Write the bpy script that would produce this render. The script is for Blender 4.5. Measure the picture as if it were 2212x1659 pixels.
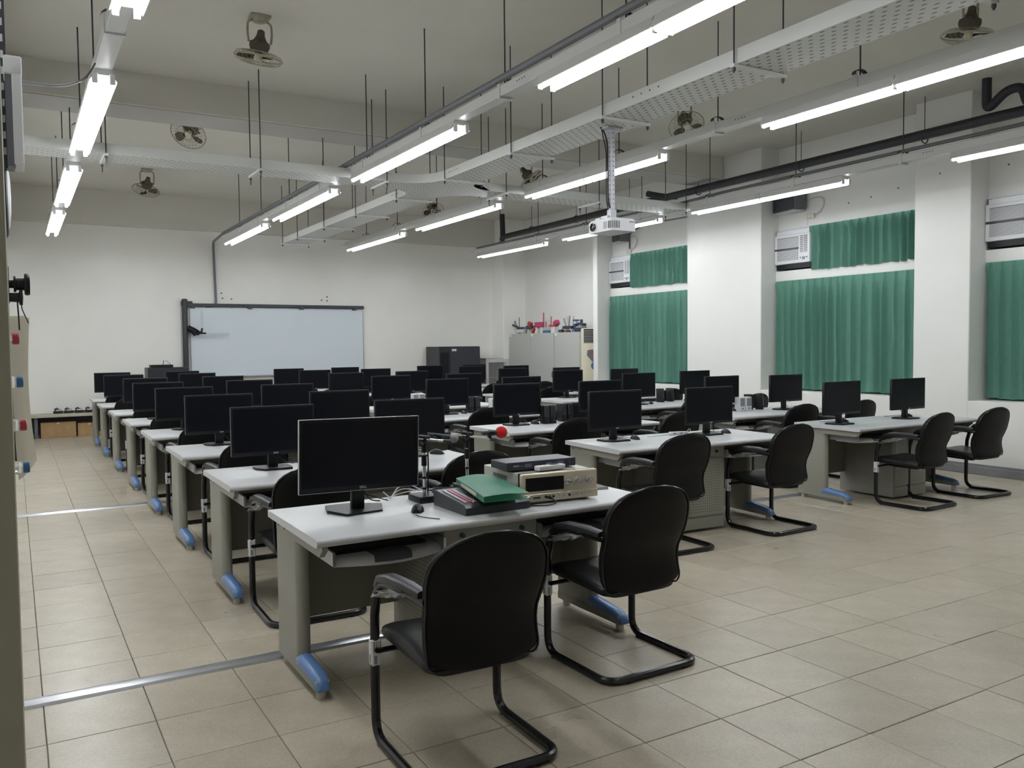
import bpy, bmesh, math, random
from mathutils import Vector, Matrix, Euler
random.seed(7)
R = math.radians
scene = bpy.context.scene
for o in list(bpy.data.objects): bpy.data.objects.remove(o)
col = scene.collection

# ---------------------------------------------------------------- camera
cam_data = bpy.data.cameras.new('camera'); cam = bpy.data.objects.new('camera', cam_data); col.objects.link(cam)
yaw, pitch, roll = R(30.70), R(2.63), R(-.57)
fw = Vector((math.sin(yaw)*math.cos(pitch), math.cos(yaw)*math.cos(pitch), -math.sin(pitch)))
rt = Vector((math.cos(yaw), -math.sin(yaw), 0)); up = rt.cross(fw)
rt2 = rt*math.cos(roll)+up*math.sin(roll); up2 = up*math.cos(roll)-rt*math.sin(roll)
M3 = Matrix((rt2, up2, -fw)).transposed()
cam.matrix_world = Matrix.Translation((0, 0, 1.54)) @ M3.to_4x4()
cam_data.sensor_width = 36; cam_data.sensor_fit = 'HORIZONTAL'; cam_data.lens = 1813/2212*36
cam_data.clip_start = .05; cam_data.clip_end = 100
scene.camera = cam
# ---------------------------------------------------------------- world, exposure
w = bpy.data.worlds.new('world'); scene.world = w; w.use_nodes = True
w.node_tree.nodes['Background'].inputs[0].default_value = (.02, .022, .03, 1)
w.node_tree.nodes['Background'].inputs[1].default_value = 1
scene.view_settings.view_transform = 'Standard'; scene.view_settings.look = 'None'
scene.view_settings.gamma = 1; scene.view_settings.use_curve_mapping = False
scene.view_settings.exposure = 0.0
TUBE = 45.0        # radiance of a lit fluorescent tube

# ---------------------------------------------------------------- materials
def srgb(c): return tuple(((v/255)/12.92 if v/255 < .04045 else ((v/255+.055)/1.055)**2.4) for v in c)
MATS = {}
def mat(name, c, rough=.5, metal=0., spec=.5, noise=0., nscale=8., bump=0., bscale=60., lin=False, rnd=0., coat=0.):
    """procedural principled material: base colour with soft noise variation and fine bump"""
    m = bpy.data.materials.new(name); m.use_nodes = True; nt = m.node_tree; b = nt.nodes['Principled BSDF']
    c = c if lin else srgb(c); c4 = (*c, 1)
    b.inputs['Base Color'].default_value = c4; b.inputs['Roughness'].default_value = rough
    b.inputs['Metallic'].default_value = metal; b.inputs['Specular IOR Level'].default_value = spec
    if coat: b.inputs['Coat Weight'].default_value = coat; b.inputs['Coat Roughness'].default_value = .15
    tc = nt.nodes.new('ShaderNodeTexCoord')
    if noise or rnd:
        n = nt.nodes.new('ShaderNodeTexNoise'); n.inputs['Scale'].default_value = nscale; n.inputs['Detail'].default_value = 4
        nt.links.new(tc.outputs['Object'], n.inputs['Vector'])
        mr = nt.nodes.new('ShaderNodeMapRange'); mr.inputs['To Min'].default_value = 1-noise; mr.inputs['To Max'].default_value = 1+noise
        mr.inputs['From Min'].default_value = .25; mr.inputs['From Max'].default_value = .75
        nt.links.new(n.outputs['Fac'], mr.inputs['Value'])
        val = mr.outputs[0]
        if rnd:
            oi = nt.nodes.new('ShaderNodeObjectInfo'); m2 = nt.nodes.new('ShaderNodeMapRange')
            m2.inputs['To Min'].default_value = 1-rnd; m2.inputs['To Max'].default_value = 1+rnd
            nt.links.new(oi.outputs['Random'], m2.inputs['Value'])
            mu = nt.nodes.new('ShaderNodeMath'); mu.operation = 'MULTIPLY'
            nt.links.new(val, mu.inputs[0]); nt.links.new(m2.outputs[0], mu.inputs[1]); val = mu.outputs[0]
        vm = nt.nodes.new('ShaderNodeVectorMath'); vm.operation = 'SCALE'; vm.inputs[0].default_value = c
        nt.links.new(val, vm.inputs['Scale']); nt.links.new(vm.outputs[0], b.inputs['Base Color'])
    if bump:
        n = nt.nodes.new('ShaderNodeTexNoise'); n.inputs['Scale'].default_value = bscale; n.inputs['Detail'].default_value = 3
        nt.links.new(tc.outputs['Object'], n.inputs['Vector'])
        bp = nt.nodes.new('ShaderNodeBump'); bp.inputs['Strength'].default_value = bump; bp.inputs['Distance'].default_value = .01
        nt.links.new(n.outputs['Fac'], bp.inputs['Height']); nt.links.new(bp.outputs[0], b.inputs['Normal'])
    MATS[name] = m; return m
def perforated(name, base, ax, pitch, rad, stretch=(1, 1), hole=(.02, .02, .02), lim=None):
    """punched sheet: rows of small dark holes over object axes ax inside optional limits"""
    m = mat(name, base, .45, lin=True); nt = m.node_tree; b = nt.nodes['Principled BSDF']
    tc = nt.nodes.new('ShaderNodeTexCoord'); sp = nt.nodes.new('ShaderNodeSeparateXYZ'); nt.links.new(tc.outputs['Object'], sp.inputs[0])
    def math_(op, a, bb=None, c=None):
        k = nt.nodes.new('ShaderNodeMath'); k.operation = op
        for i, v in enumerate((a, bb, c)):
            if v is None: continue
            if isinstance(v, (int, float)): k.inputs[i].default_value = v
            else: nt.links.new(v, k.inputs[i])
        return k.outputs[0]
    u, v = (sp.outputs[i] for i in ax)
    fv = math_('DIVIDE', v, pitch[1]); row = math_('FLOOR', fv)
    off = math_('MULTIPLY', math_('FLOORED_MODULO', row, 2.), stretch[2] if len(stretch) > 2 else 0.)
    fu = math_('ADD', math_('DIVIDE', u, pitch[0]), off)
    du = math_('MULTIPLY', math_('SUBTRACT', math_('FRACT', fu), .5), pitch[0]/stretch[0])
    dv = math_('MULTIPLY', math_('SUBTRACT', math_('FRACT', fv), .5), pitch[1]/stretch[1])
    d = math_('SQRT', math_('ADD', math_('MULTIPLY', du, du), math_('MULTIPLY', dv, dv)))
    f = math_('LESS_THAN', d, rad)
    if lim:
        for o_, lo, hi in lim:
            f = math_('MULTIPLY', f, math_('MULTIPLY', math_('GREATER_THAN', sp.outputs[o_], lo), math_('LESS_THAN', sp.outputs[o_], hi)))
    mx = nt.nodes.new('ShaderNodeMix'); mx.data_type = 'RGBA'
    nt.links.new(f, mx.inputs['Factor']); mx.inputs['A'].default_value = (*base, 1); mx.inputs['B'].default_value = (*hole, 1)
    nt.links.new(mx.outputs['Result'], b.inputs['Base Color'])
    return m
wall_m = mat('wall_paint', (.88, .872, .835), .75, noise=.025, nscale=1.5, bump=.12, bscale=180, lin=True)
beam_m = mat('beam_underside_shade', (.43, .42, .40), .85, noise=.03, nscale=1.2, lin=True)  # ceiling colour darkened: shade painted onto the beam's bottom face
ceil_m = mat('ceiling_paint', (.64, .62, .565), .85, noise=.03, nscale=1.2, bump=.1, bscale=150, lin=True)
jamb_m = mat('jamb_paint', (.55, .53, .42), .6, noise=.04, nscale=2, bump=.05, lin=True)
wallR_m = mat('wall_paint_dimmed', (.74, .738, .71), .75, noise=.025, nscale=1.5, bump=.12, bscale=180, lin=True)  # same paint as the other walls, darkened to offset the nearby lamp light
grout_m = mat('grout', (.16, .145, .12), .9, lin=True, noise=.2, nscale=6)
skirt_m = mat('skirting', (.17, .175, .18), .6, lin=True, noise=.15, nscale=5)
# terrazzo tile
tile_m = mat('terrazzo_tile', (.45, .402, .315), .30, spec=.5, noise=.10, nscale=7, bump=0, lin=True, rnd=.07)
def terrazzo(m):
    nt = m.node_tree; b = nt.nodes['Principled BSDF']; src = b.inputs['Base Color'].links[0].from_socket
    g = nt.nodes.new('ShaderNodeNewGeometry'); v = nt.nodes.new('ShaderNodeTexVoronoi'); v.inputs['Scale'].default_value = 170
    nt.links.new(g.outputs['Position'], v.inputs['Vector'])
    mr = nt.nodes.new('ShaderNodeMapRange'); mr.inputs['To Min'].default_value = .9; mr.inputs['To Max'].default_value = 1.1
    sep = nt.nodes.new('ShaderNodeSeparateColor'); nt.links.new(v.outputs['Color'], sep.inputs[0]); nt.links.new(sep.outputs[0], mr.inputs[0])
    n = nt.nodes.new('ShaderNodeTexNoise'); n.inputs['Scale'].default_value = 1.3; n.inputs['Detail'].default_value = 5; nt.links.new(g.outputs['Position'], n.inputs['Vector'])
    m2 = nt.nodes.new('ShaderNodeMapRange'); m2.inputs['From Min'].default_value = .2; m2.inputs['From Max'].default_value = .8
    m2.inputs['To Min'].default_value = .95; m2.inputs['To Max'].default_value = 1.04; nt.links.new(n.outputs[0], m2.inputs[0])
    mu = nt.nodes.new('ShaderNodeMath'); mu.operation = 'MULTIPLY'; nt.links.new(mr.outputs[0], mu.inputs[0]); nt.links.new(m2.outputs[0], mu.inputs[1])
    s = nt.nodes.new('ShaderNodeVectorMath'); s.operation = 'SCALE'; nt.links.new(src, s.inputs[0]); nt.links.new(mu.outputs[0], s.inputs['Scale'])
    nt.links.new(s.outputs[0], b.inputs['Base Color'])
    m3 = nt.nodes.new('ShaderNodeMapRange'); m3.inputs['From Min'].default_value = .2; m3.inputs['From Max'].default_value = .8
    m3.inputs['To Min'].default_value = .26; m3.inputs['To Max'].default_value = .36; nt.links.new(n.outputs[0], m3.inputs[0]); nt.links.new(m3.outputs[0], b.inputs['Roughness'])
    bp = nt.nodes.new('ShaderNodeBump'); bp.inputs['Strength'].default_value = .25; bp.inputs['Distance'].default_value = .004
    n2 = nt.nodes.new('ShaderNodeTexNoise'); n2.inputs['Scale'].default_value = 9; nt.links.new(g.outputs['Position'], n2.inputs['Vector'])
    nt.links.new(n2.outputs[0], bp.inputs['Height']); nt.links.new(bp.outputs[0], b.inputs['Normal'])
terrazzo(tile_m)
top_m = mat('desk_laminate', (.55, .56, .572), .34, lin=True, noise=.015, nscale=30, bump=.03, bscale=300)
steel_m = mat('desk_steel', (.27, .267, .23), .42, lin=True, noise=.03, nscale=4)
perf_side_m = perforated('desk_steel_perforated_side', (.27, .267, .23), (1, 2), (.022, .022), .0038, lim=[(1, .16, .62), (2, .10, .60)])
perf_front_m = perforated('desk_steel_perforated_front', (.27, .267, .23), (0, 2), (.022, .022), .0038, lim=[(0, .70, 1.09), (2, .15, .54)])
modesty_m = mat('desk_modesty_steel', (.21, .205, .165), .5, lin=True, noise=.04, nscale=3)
blue_m = mat('blue_plastic', (.10, .20, .42), .3, lin=True)
foot_m = mat('beige_plastic', (.48, .47, .40), .5, lin=True)
tray_m = mat('tray_plastic', (.55, .555, .56), .4, lin=True)
grey_m = mat('dark_grey_plastic', (.085, .085, .095), .5, lin=True)
lock_m = mat('lock_green', (.03, .10, .06), .25, metal=.3, lin=True)
black_m = mat('black_plastic', (.006, .0065, .009), .42, lin=True, spec=.3)
bezel_m = mat('black_bezel', (.0045, .005, .0075), .38, lin=True, spec=.25)
screen_m = mat('screen_panel', (.003, .0035, .006), .33, lin=True, spec=.2)
silver_m = mat('silver_edge', (.36, .36, .37), .3, metal=.6, lin=True)
leather_m = mat('black_leather', (.007, .007, .009), .36, lin=True, bump=.12, bscale=260, spec=.35)
backshell_m = mat('black_vinyl_back', (.0055, .0055, .006), .5, lin=True, bump=.06, bscale=300, spec=.2)
tube_m = mat('black_tube', (.005, .005, .007), .22, lin=True, spec=.5)
pad_m = mat('armrest_rubber', (.014, .0145, .018), .42, lin=True)
sticker_m = mat('white_sticker', (.62, .63, .64), .5, lin=True, noise=.05, nscale=90)
print_m = mat('grey_print', (.22, .22, .24), .6, lin=True)
logo_m = mat('logo_print', (.55, .56, .58), .4, lin=True)
white_m = mat('white_plastic', (.68, .69, .71), .4, lin=True)
offwhite_m = mat('aged_plastic', (.62, .585, .45), .5, lin=True, noise=.04)
track_m = mat('track_paint', (.58, .585, .575), .45, lin=True)
tray_panel_m = mat('cable_tray_paint', (.56, .57, .55), .5, lin=True)
slot_m = perforated('cable_tray_slotted', (.56, .57, .55), (1, 0), (.085, .053), .0075, stretch=(2.4, 1, .5), hole=(.06, .06, .07))
slotx_m = perforated('cable_tray_slotted_cross', (.56, .57, .55), (0, 1), (.085, .053), .0075, stretch=(2.4, 1, .5), hole=(.06, .06, .07))
rod_m = mat('rod_steel', (.055, .055, .06), .5, metal=.3, lin=True)
conduit_m = mat('conduit_grey', (.13, .135, .15), .5, lin=True)
pipe_m = mat('black_pipe', (.022, .023, .03), .5, lin=True, bump=.1, bscale=40)
alu_m = mat('aluminium', (.48, .49, .52), .28, metal=.75, lin=True)
mat('pole_steel', (.42, .43, .46), .5, metal=.3, lin=True)
chrome_m = mat('chrome', (.75, .75, .76), .12, metal=1, lin=True)
fan_m = mat('fan_enamel', (.32, .30, .22), .5, lin=True, noise=.2, nscale=20)
fandark_m = mat('fan_dust', (.075, .065, .045), .6, lin=True, noise=.3, nscale=20)
curtain_m = mat('green_curtain', (.20, .45, .355), .8, lin=True, noise=.05, nscale=14, bump=.15, bscale=500)
board_m = mat('whiteboard_enamel', (.70, .765, .83), .16, lin=True)
frame_m = mat('board_frame_dark', (.030, .034, .042), .4, lin=True)
cab_m = mat('cabinet_steel', (.44, .45, .425), .5, lin=True)
rackside_m = mat('rack_black', (.016, .017, .022), .4, lin=True)
card_m = mat('cardboard', (.40, .26, .13), .85, lin=True, noise=.1, nscale=12)
wood_m = mat('pale_bench', (.46, .43, .35), .6, lin=True, noise=.06)
gold_m = mat('champagne_metal', (.63, .56, .42), .32, metal=.25, lin=True)
goldside_m = mat('amplifier_side', (.42, .42, .37), .4, metal=.1, lin=True)
smoke_m = mat('smoked_glass', (.018, .018, .018), .12, lin=True)
knob_m = mat('brushed_knob', (.50, .49, .46), .3, metal=.6, lin=True)
green_m = mat('green_folder', (.13, .40, .28), .38, lin=True, noise=.03)
paper_m = mat('paper_sheet', (.62, .58, .46), .8, lin=True, noise=.05, nscale=6)
red_m = mat('red_foam', (.55, .012, .012), .95, lin=True, bump=.5, bscale=300)
mesh_m = mat('steel_mesh', (.30, .31, .33), .5, metal=.6, lin=True, bump=.6, bscale=900)
redcap_m = mat('red_cap', (.35, .02, .03), .4, lin=True)
bluecap_m = mat('blue_cap', (.03, .12, .25), .4, lin=True)
cable_w_m = mat('white_cable', (.58, .59, .60), .5, lin=True)
grille_m = mat('speaker_mesh_grey', (.22, .215, .23), .7, lin=True, bump=.3, bscale=600)
glass_m = mat('clear_plastic', (.9, .9, .9), .12, lin=True); glass_m.node_tree.nodes['Principled BSDF'].inputs['Transmission Weight'].default_value = .9
wrap_m = mat('crumpled_wrap', (.75, .75, .74), .18, lin=True, bump=.8, bscale=70); wrap_m.node_tree.nodes['Principled BSDF'].inputs['Transmission Weight'].default_value = .75
navy_m = mat('navy_cover', (.03, .035, .06), .5, lin=True)
mag_m = mat('magenta_plastic', (.40, .04, .12), .4, lin=True)
brick_m = mat('toy_red', (.45, .05, .04), .4, lin=True); bblue_m = mat('toy_blue', (.04, .13, .34), .4, lin=True)
bgrey_m = mat('toy_grey', (.28, .29, .31), .4, lin=True); bwhite_m = mat('toy_white', (.65, .63, .56), .4, lin=True); bdark_m = mat('toy_dark', (.03, .035, .06), .4, lin=True)
def emit(name, c, s):
    m = bpy.data.materials.new(name); m.use_nodes = True; b = m.node_tree.nodes['Principled BSDF']
    b.inputs['Base Color'].default_value = (.8, .8, .8, 1); b.inputs['Emission Color'].default_value = (*c, 1); b.inputs['Emission Strength'].default_value = s; MATS[name] = m; return m
lamp_m = emit('lit_tube', (.94, .97, 1.0), TUBE)
led_m = emit('red_led', (1, .05, .03), 3)
def seg_stain(m):
    pass

# ---------------------------------------------------------------- mesh builder
class B:
    def __init__(s): s.bm = bmesh.new()
    def _mi(s, faces, mi):
        for f in faces: f.material_index = mi
    def box(s, x0, y0, z0, x1, y1, z1, bev=0, mi=0, seg=1, rot=None, piv=None):
        n0 = len(s.bm.faces)
        r = bmesh.ops.create_cube(s.bm, size=1)
        vs = r['verts']
        for v in vs: v.co = Vector(((x0+x1)/2+v.co.x*(x1-x0), (y0+y1)/2+v.co.y*(y1-y0), (z0+z1)/2+v.co.z*(z1-z0)))
        if bev:
            es = list({e for v in vs for e in v.link_edges})
            rr = bmesh.ops.bevel(s.bm, geom=es, offset=bev, segments=seg, affect='EDGES', profile=.5)
            vs = list({v for f in rr['faces'] for v in f.verts} | {v for v in vs if v.is_valid})
            vs = s._grow(vs)
        fs = {f for v in vs for f in v.link_faces}
        s._mi(fs, mi)
        if rot: 
            P = Vector(piv or ((x0+x1)/2, (y0+y1)/2, (z0+z1)/2)); m = Euler(rot).to_matrix()
            for v in vs: v.co = P+m @ (v.co-P)
        return vs
    def _grow(s, vs):
        seen = set(vs); st = list(vs)
        while st:
            v = st.pop()
            for e in v.link_edges:
                o = e.other_vert(v)
                if o not in seen: seen.add(o); st.append(o)
        return list(seen)
    def rings(s, rings, mi=0, cap=True, closed=False):
        vr = [[s.bm.verts.new(p) for p in r] for r in rings]; n = len(vr[0]); fs = []
        K = len(vr) if closed else len(vr)-1
        for i in range(K):
            a, b = vr[i], vr[(i+1) % len(vr)]
            for j in range(n): fs.append(s.bm.faces.new((a[j], a[(j+1) % n], b[(j+1) % n], b[j])))
        if cap and not closed:
            fs.append(s.bm.faces.new(list(reversed(vr[0])))); fs.append(s.bm.faces.new(vr[-1]))
        s._mi(fs, mi); return [v for r in vr for v in r]
    def tube(s, pts, r, n=8, mi=0, closed=False, cap=True):
        pts = [Vector(p) for p in pts]; k = len(pts); rad = r if isinstance(r, (list, tuple)) else [r]*k
        T = []
        for i in range(k):
            a = pts[i-1] if (i > 0 or closed) else pts[i]; b = pts[(i+1) % k] if (i < k-1 or closed) else pts[i]
            T.append((b-a).normalized())
        u = T[0].orthogonal().normalized(); R_ = []
        for i in range(k):
            if i: u = (u-T[i]*u.dot(T[i])).normalized()
            v = T[i].cross(u)
            R_.append([pts[i]+(u*math.cos(2*math.pi*j/n)+v*math.sin(2*math.pi*j/n))*rad[i] for j in range(n)])
        return s.rings(R_, mi, cap, closed)
    def cyl(s, p0, p1, r0, r1=None, n=12, mi=0): return s.tube([p0, p1], [r0, r1 if r1 is not None else r0], n, mi)
    def lathe(s, prof, n=16, c=(0, 0, 0), axis='z', mi=0):
        rs = []
        for r, z in prof:
            r = max(r, 1e-4); ring = []
            for j in range(n):
                a = 2*math.pi*j/n; x, y = r*math.cos(a), r*math.sin(a)
                p = {'z': (x, y, z), 'y': (x, z, -y), 'x': (z, x, y)}[axis]
                ring.append(Vector(p)+Vector(c))
            rs.append(ring)
        return s.rings(rs, mi)
    def prism(s, poly, lo, hi, axis='x', mi=0, bev=0):
        def P(a, b, t): return {'x': (t, a, b), 'y': (a, t, b), 'z': (a, b, t)}[axis]
        v0 = [s.bm.verts.new(P(a, b, lo)) for a, b in poly]; v1 = [s.bm.verts.new(P(a, b, hi)) for a, b in poly]; n = len(poly)
        fs = [s.bm.faces.new((v0[i], v0[(i+1) % n], v1[(i+1) % n], v1[i])) for i in range(n)]
        f0 = s.bm.faces.new(list(reversed(v0))); f1 = s.bm.faces.new(v1); fs += [f0, f1]; s._mi(fs, mi)
        if n > 4: bmesh.ops.triangulate(s.bm, faces=[f0, f1])
        return v0+v1
    def grid(s, fn, nu, nv, mi=0):
        vs = [[s.bm.verts.new(fn(i/nu, j/nv)) for j in range(nv+1)] for i in range(nu+1)]
        fs = [s.bm.faces.new((vs[i][j], vs[i+1][j], vs[i+1][j+1], vs[i][j+1])) for i in range(nu) for j in range(nv)]
        s._mi(fs, mi); return vs
    def sphere(s, c, r, n=16, mi=0, sz=(1, 1, 1)):
        prof = [(math.sin(math.pi*i/n), -math.cos(math.pi*i/n)) for i in range(n+1)]
        rs = [[Vector(c)+Vector((max(a, 1e-4)*math.cos(2*math.pi*j/n)*r*sz[0], max(a, 1e-4)*math.sin(2*math.pi*j/n)*r*sz[1], z*r*sz[2])) for j in range(n)] for a, z in prof]
        return s.rings(rs, mi)
    def xf(s, m, vs=None):
        for v in (vs or s.bm.verts): v.co = m @ v.co
    def mesh(s, name, mats, ang=35):
        bmesh.ops.recalc_face_normals(s.bm, faces=s.bm.faces[:])
        me = bpy.data.meshes.new(name); s.bm.to_mesh(me); s.bm.free()
        for m in (mats if isinstance(mats, (list, tuple)) else [mats]): me.materials.append(m)
        for p in me.polygons: p.use_smooth = True
        me.set_sharp_from_angle(angle=R(ang))
        return me
    def build(s, name, mats, parent=None, ang=35, label=None):
        o = bpy.data.objects.new(name, s.mesh(name, mats, ang)); col.objects.link(o)
        if parent: o.parent = parent
        if label: o['label'] = label
        return o
def tag(o, label, cat, group=None, kind=None):
    o['label'] = label; o['category'] = cat
    if group: o['group'] = group
    if kind: o['kind'] = kind
    return o
def thing(name, loc, label, cat, rz=0, group=None):
    o = bpy.data.objects.new(name, None); col.objects.link(o); o.empty_display_size = .1
    o.location = loc; o.rotation_euler = (0, 0, rz); return tag(o, label, cat, group)
def struct(o): o['kind'] = 'structure'; return o
def copy_tree(o, parent=None):
    c = o.copy(); col.objects.link(c)
    if parent: c.parent = parent
    for ch in list(o.children): copy_tree(ch, c)
    return c
class Proto:
    """first call hands out the prototype itself, later calls copies of it and its parts"""
    def __init__(s, root): s.root, s.used = root, False
    def __call__(s, loc, rz, label, group=None):
        o = s.root if not s.used else copy_tree(s.root); s.used = True
        o.location = loc; o.rotation_euler = (0, 0, rz); o['label'] = label
        if group: o['group'] = group
        return o
def arc(cx, cy, r, a0, a1, n=6): return [(cx+r*math.cos(R(a0+(a1-a0)*i/n)), cy+r*math.sin(R(a0+(a1-a0)*i/n))) for i in range(n+1)]
def fillet(pts, r, n=5):
    """round the inner corners of a 3-D polyline"""
    P = [Vector(p) for p in pts]; out = [P[0]]
    for i in range(1, len(P)-1):
        a, b, c = P[i-1], P[i], P[i+1]; d0 = (a-b); d1 = (c-b)
        rr = min(r, d0.length*.49, d1.length*.49); p0 = b+d0.normalized()*rr; p1 = b+d1.normalized()*rr
        for k in range(n+1):
            t = k/n; out.append(p0*(1-t)**2+b*2*t*(1-t)+p1*t*t)
    out.append(P[-1]); return out
def text_mesh(body, size, mats, ext=.0004):
    cu = bpy.data.curves.new('lettering', 'FONT'); cu.body = body; cu.size = size; cu.extrude = ext; cu.align_x = 'CENTER'; cu.align_y = 'CENTER'; cu.resolution_u = 2
    ob = bpy.data.objects.new('lettering', cu); col.objects.link(ob)
    me = bpy.data.meshes.new_from_object(ob.evaluated_get(bpy.context.evaluated_depsgraph_get()))
    bpy.data.objects.remove(ob); bpy.data.curves.remove(cu)
    me.materials.clear(); me.materials.append(mats); return me
def add_mesh(name, me, parent, loc=(0, 0, 0), rot=(0, 0, 0)):
    o = bpy.data.objects.new(name, me); col.objects.link(o); o.parent = parent; o.location = loc; o.rotation_euler = rot; return o
ORD = ['first', 'second', 'third', 'fourth', 'fifth', 'sixth', 'seventh', 'eighth']

# ================================================================ THE ROOM
ZC = 4.41; YB = 17.1; YF = -2.2; XW = 9.53; XR = 9.9; XO = 10.22
# ---- floor: grout bed + individual terrazzo tiles
TX, TY, X0, Y0 = .398, .4065, .065, 2.07
b = B(); b.box(-.35, YF-.1, -.12, XO+.1, YB+.1, -.005); floor = struct(b.build('floor', grout_m))
Mi = cam.matrix_world.inverted()
def screen(P):
    v = Mi @ Vector(P); 
    if v.z > -.2: return None
    return (1106+1813*v.x/-v.z, 829.5-1813*v.y/-v.z, -v.z)
cells = []
for i in range(-1, 25):
    for j in range(-11, 39):
        x, y = X0+TX*i, Y0+TY*j
        if x+TX < -.2 or x > XO or y+TY < YF or y > YB: continue
        s_ = screen((x+TX/2, y+TY/2, 0))
        size = 0
        if s_ and -60 < s_[0] < 2270 and -60 < s_[1] < 1720: size = 1/s_[2]**3
        cells.append((size, x, y))
cells.sort(reverse=True)
b = B(); b.box(.002, .002, -.02, TX-.0015, TY-.0015, 0, bev=.0018); tile_me = b.mesh('tile', tile_m)
rest = B()
for k, (size, x, y) in enumerate(cells):
    dz = random.uniform(-.0006, .0006)
    if k < 300 and size > 0:
        o = bpy.data.objects.new('tile', tile_me); col.objects.link(o); o.parent = floor
        o.location = (x, y, dz); o.rotation_euler = (random.uniform(-.0012, .0012), random.uniform(-.0012, .0012), random.uniform(-.002, .002))
    else: rest.box(x+.002, y+.002, -.01+dz, x+TX-.0015, y+TY-.0015, dz)
o = rest.build('tiles', tile_m, floor); o['kind'] = 'stuff'
# ---- ceiling with cross beams
b = B(); b.box(-.6, YF-.2, ZC, XO+.2, YB+.2, ZC+.15); ceil = struct(b.build('ceiling', ceil_m))
b = B(); b.box(-.3, 9.58, 4.066, XW, 10.16, ZC+.05, bev=.012); bm_ = b.build('beam', ceil_m, ceil)
b = B(); b.box(-.3, 9.59, 4.06, XW, 10.16, 4.068); b.build('underside_shade', beam_m, bm_)  # thin skin that carries the painted shade
b = B(); b.box(-.3, 16.93, 3.80, XO, YB+.1, ZC+.05, bev=.01); b.build('beam', ceil_m, ceil)
b = B(); b.box(-.3, 1.9, 4.06, XW, 2.45, ZC+.05, bev=.012); b.build('beam', ceil_m, ceil)
# ---- walls
b = B(); b.box(-.6, YB, -.1, XO+.2, YB+.15, ZC+.1); wb = struct(b.build('wall_back', wall_m))
b = B(); b.box(9.63, 16.57, 0, XO+.1, YB+.05, ZC+.02, bev=.01); b.build('pilaster', wall_m, wb)
for px, pz in [(3.55, 2.62), (3.57, 2.52), (3.74, 2.51), (3.74, 2.33), (3.53, 2.36), (5.68, 2.59), (5.68, 2.51), (5.56, 2.52), (5.56, 2.40)]:
    b = B(); b.cyl((px, YB-.001, pz), (px, YB-.004, pz), .016, n=8); b.build('anchor_hole', grey_m, wb)
b = B(); b.box(-.25, YF-.15, -.1, XO+.2, YF, ZC+.1); struct(b.build('wall_front', wall_m))
b = B(); b.box(-.2, 1.36, -.1, -.05, YB+.1, ZC+.1); wl = struct(b.build('wall_left', wall_m))
b = B(); b.box(-1.2, 1.22, -.1, -.0022, 1.36, ZC+.05, bev=.004, seg=2); b.build('door_jamb', jamb_m, wl)
b = B(); b.box(-1.3, YF-.15, -.1, -1.15, 1.36, ZC+.1); b.build('alcove_side', wall_m, wl)
b = B(); b.box(-1.3, YF-.15, -.1, -.2, YF, ZC+.1); b.build('alcove_back', wall_m, wl)
b = B(); b.box(-1.3, YF-.1, -.12, -.2, 1.3, -.002); b.build('alcove_floor', tile_m, wl)
b = B(); b.box(-1.3, YF-.1, ZC, -.4, 1.3, ZC+.15); b.build('alcove_ceiling', ceil_m, wl)
# right wall: outer skin, sills, lintels and pilasters
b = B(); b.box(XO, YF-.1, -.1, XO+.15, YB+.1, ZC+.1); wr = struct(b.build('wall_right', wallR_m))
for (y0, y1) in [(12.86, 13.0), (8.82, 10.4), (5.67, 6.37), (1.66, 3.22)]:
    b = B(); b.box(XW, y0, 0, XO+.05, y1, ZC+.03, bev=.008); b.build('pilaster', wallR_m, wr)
BAYS = [(10.4, 12.86), (6.37, 8.82), (3.22, 5.67)]
for (y0, y1) in BAYS:
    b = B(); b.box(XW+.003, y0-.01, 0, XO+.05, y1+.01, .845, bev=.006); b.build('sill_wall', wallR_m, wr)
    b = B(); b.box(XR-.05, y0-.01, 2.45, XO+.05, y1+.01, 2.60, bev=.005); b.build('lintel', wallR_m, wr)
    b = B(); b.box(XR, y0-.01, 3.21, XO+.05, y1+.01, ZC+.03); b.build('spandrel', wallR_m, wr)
    b = B(); b.box(XR-.035, y0, 3.19, XR+.02, y1, 3.215, bev=.004); b.build('ledge_strip', white_m, wr)
for py, pz, px in [(6.05, 3.53, XW), (7.6, 3.44, XR), (7.25, 3.47, XR), (6.85, 3.52, XR), (5.45, 3.56, XR)]:
    b = B(); b.cyl((px-.003, py, pz), (px+.001, py, pz), .011, n=8); b.build('anchor_hole', grey_m, wr)
# windows behind the curtains
n = 0
for (y0, y1) in BAYS:
    n += 1
    for z0, z1 in [(.85, 2.45), (2.60, 3.2)]:
        pass
    b = B()
    for z in (.85, 2.39): b.box(10.04, y0+.005, z, 10.10, y1-.005, z+.06)
    for y in (y0+.005, (y0+y1)/2-.03, y1-.065): b.box(10.04, y, .85, 10.10, y+.06, 2.45)
    win = struct(b.build('window_%d' % n, alu_m))
    b = B(); b.box(10.065, y0+.03, .88, 10.075, y1-.03, 2.42); b.build('pane', smoke_m, win)
    b = B(); b.box(10.065, y0+.005, 2.6, 10.075, y1-.005, 3.21); b.build('pane', smoke_m, win)
b = B()
b.box(XW-.03, YF, 0, XW+.0, 13.0, .09, bev=.004); b.box(XW-.015, YF, .09, XW, 13.0, .12)
struct(b.build('baseboard_right', skirt_m))
b = B(); b.box(2.2, YB-.015, 0, 9.62, YB, .1); struct(b.build('baseboard_back', skirt_m))

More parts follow.
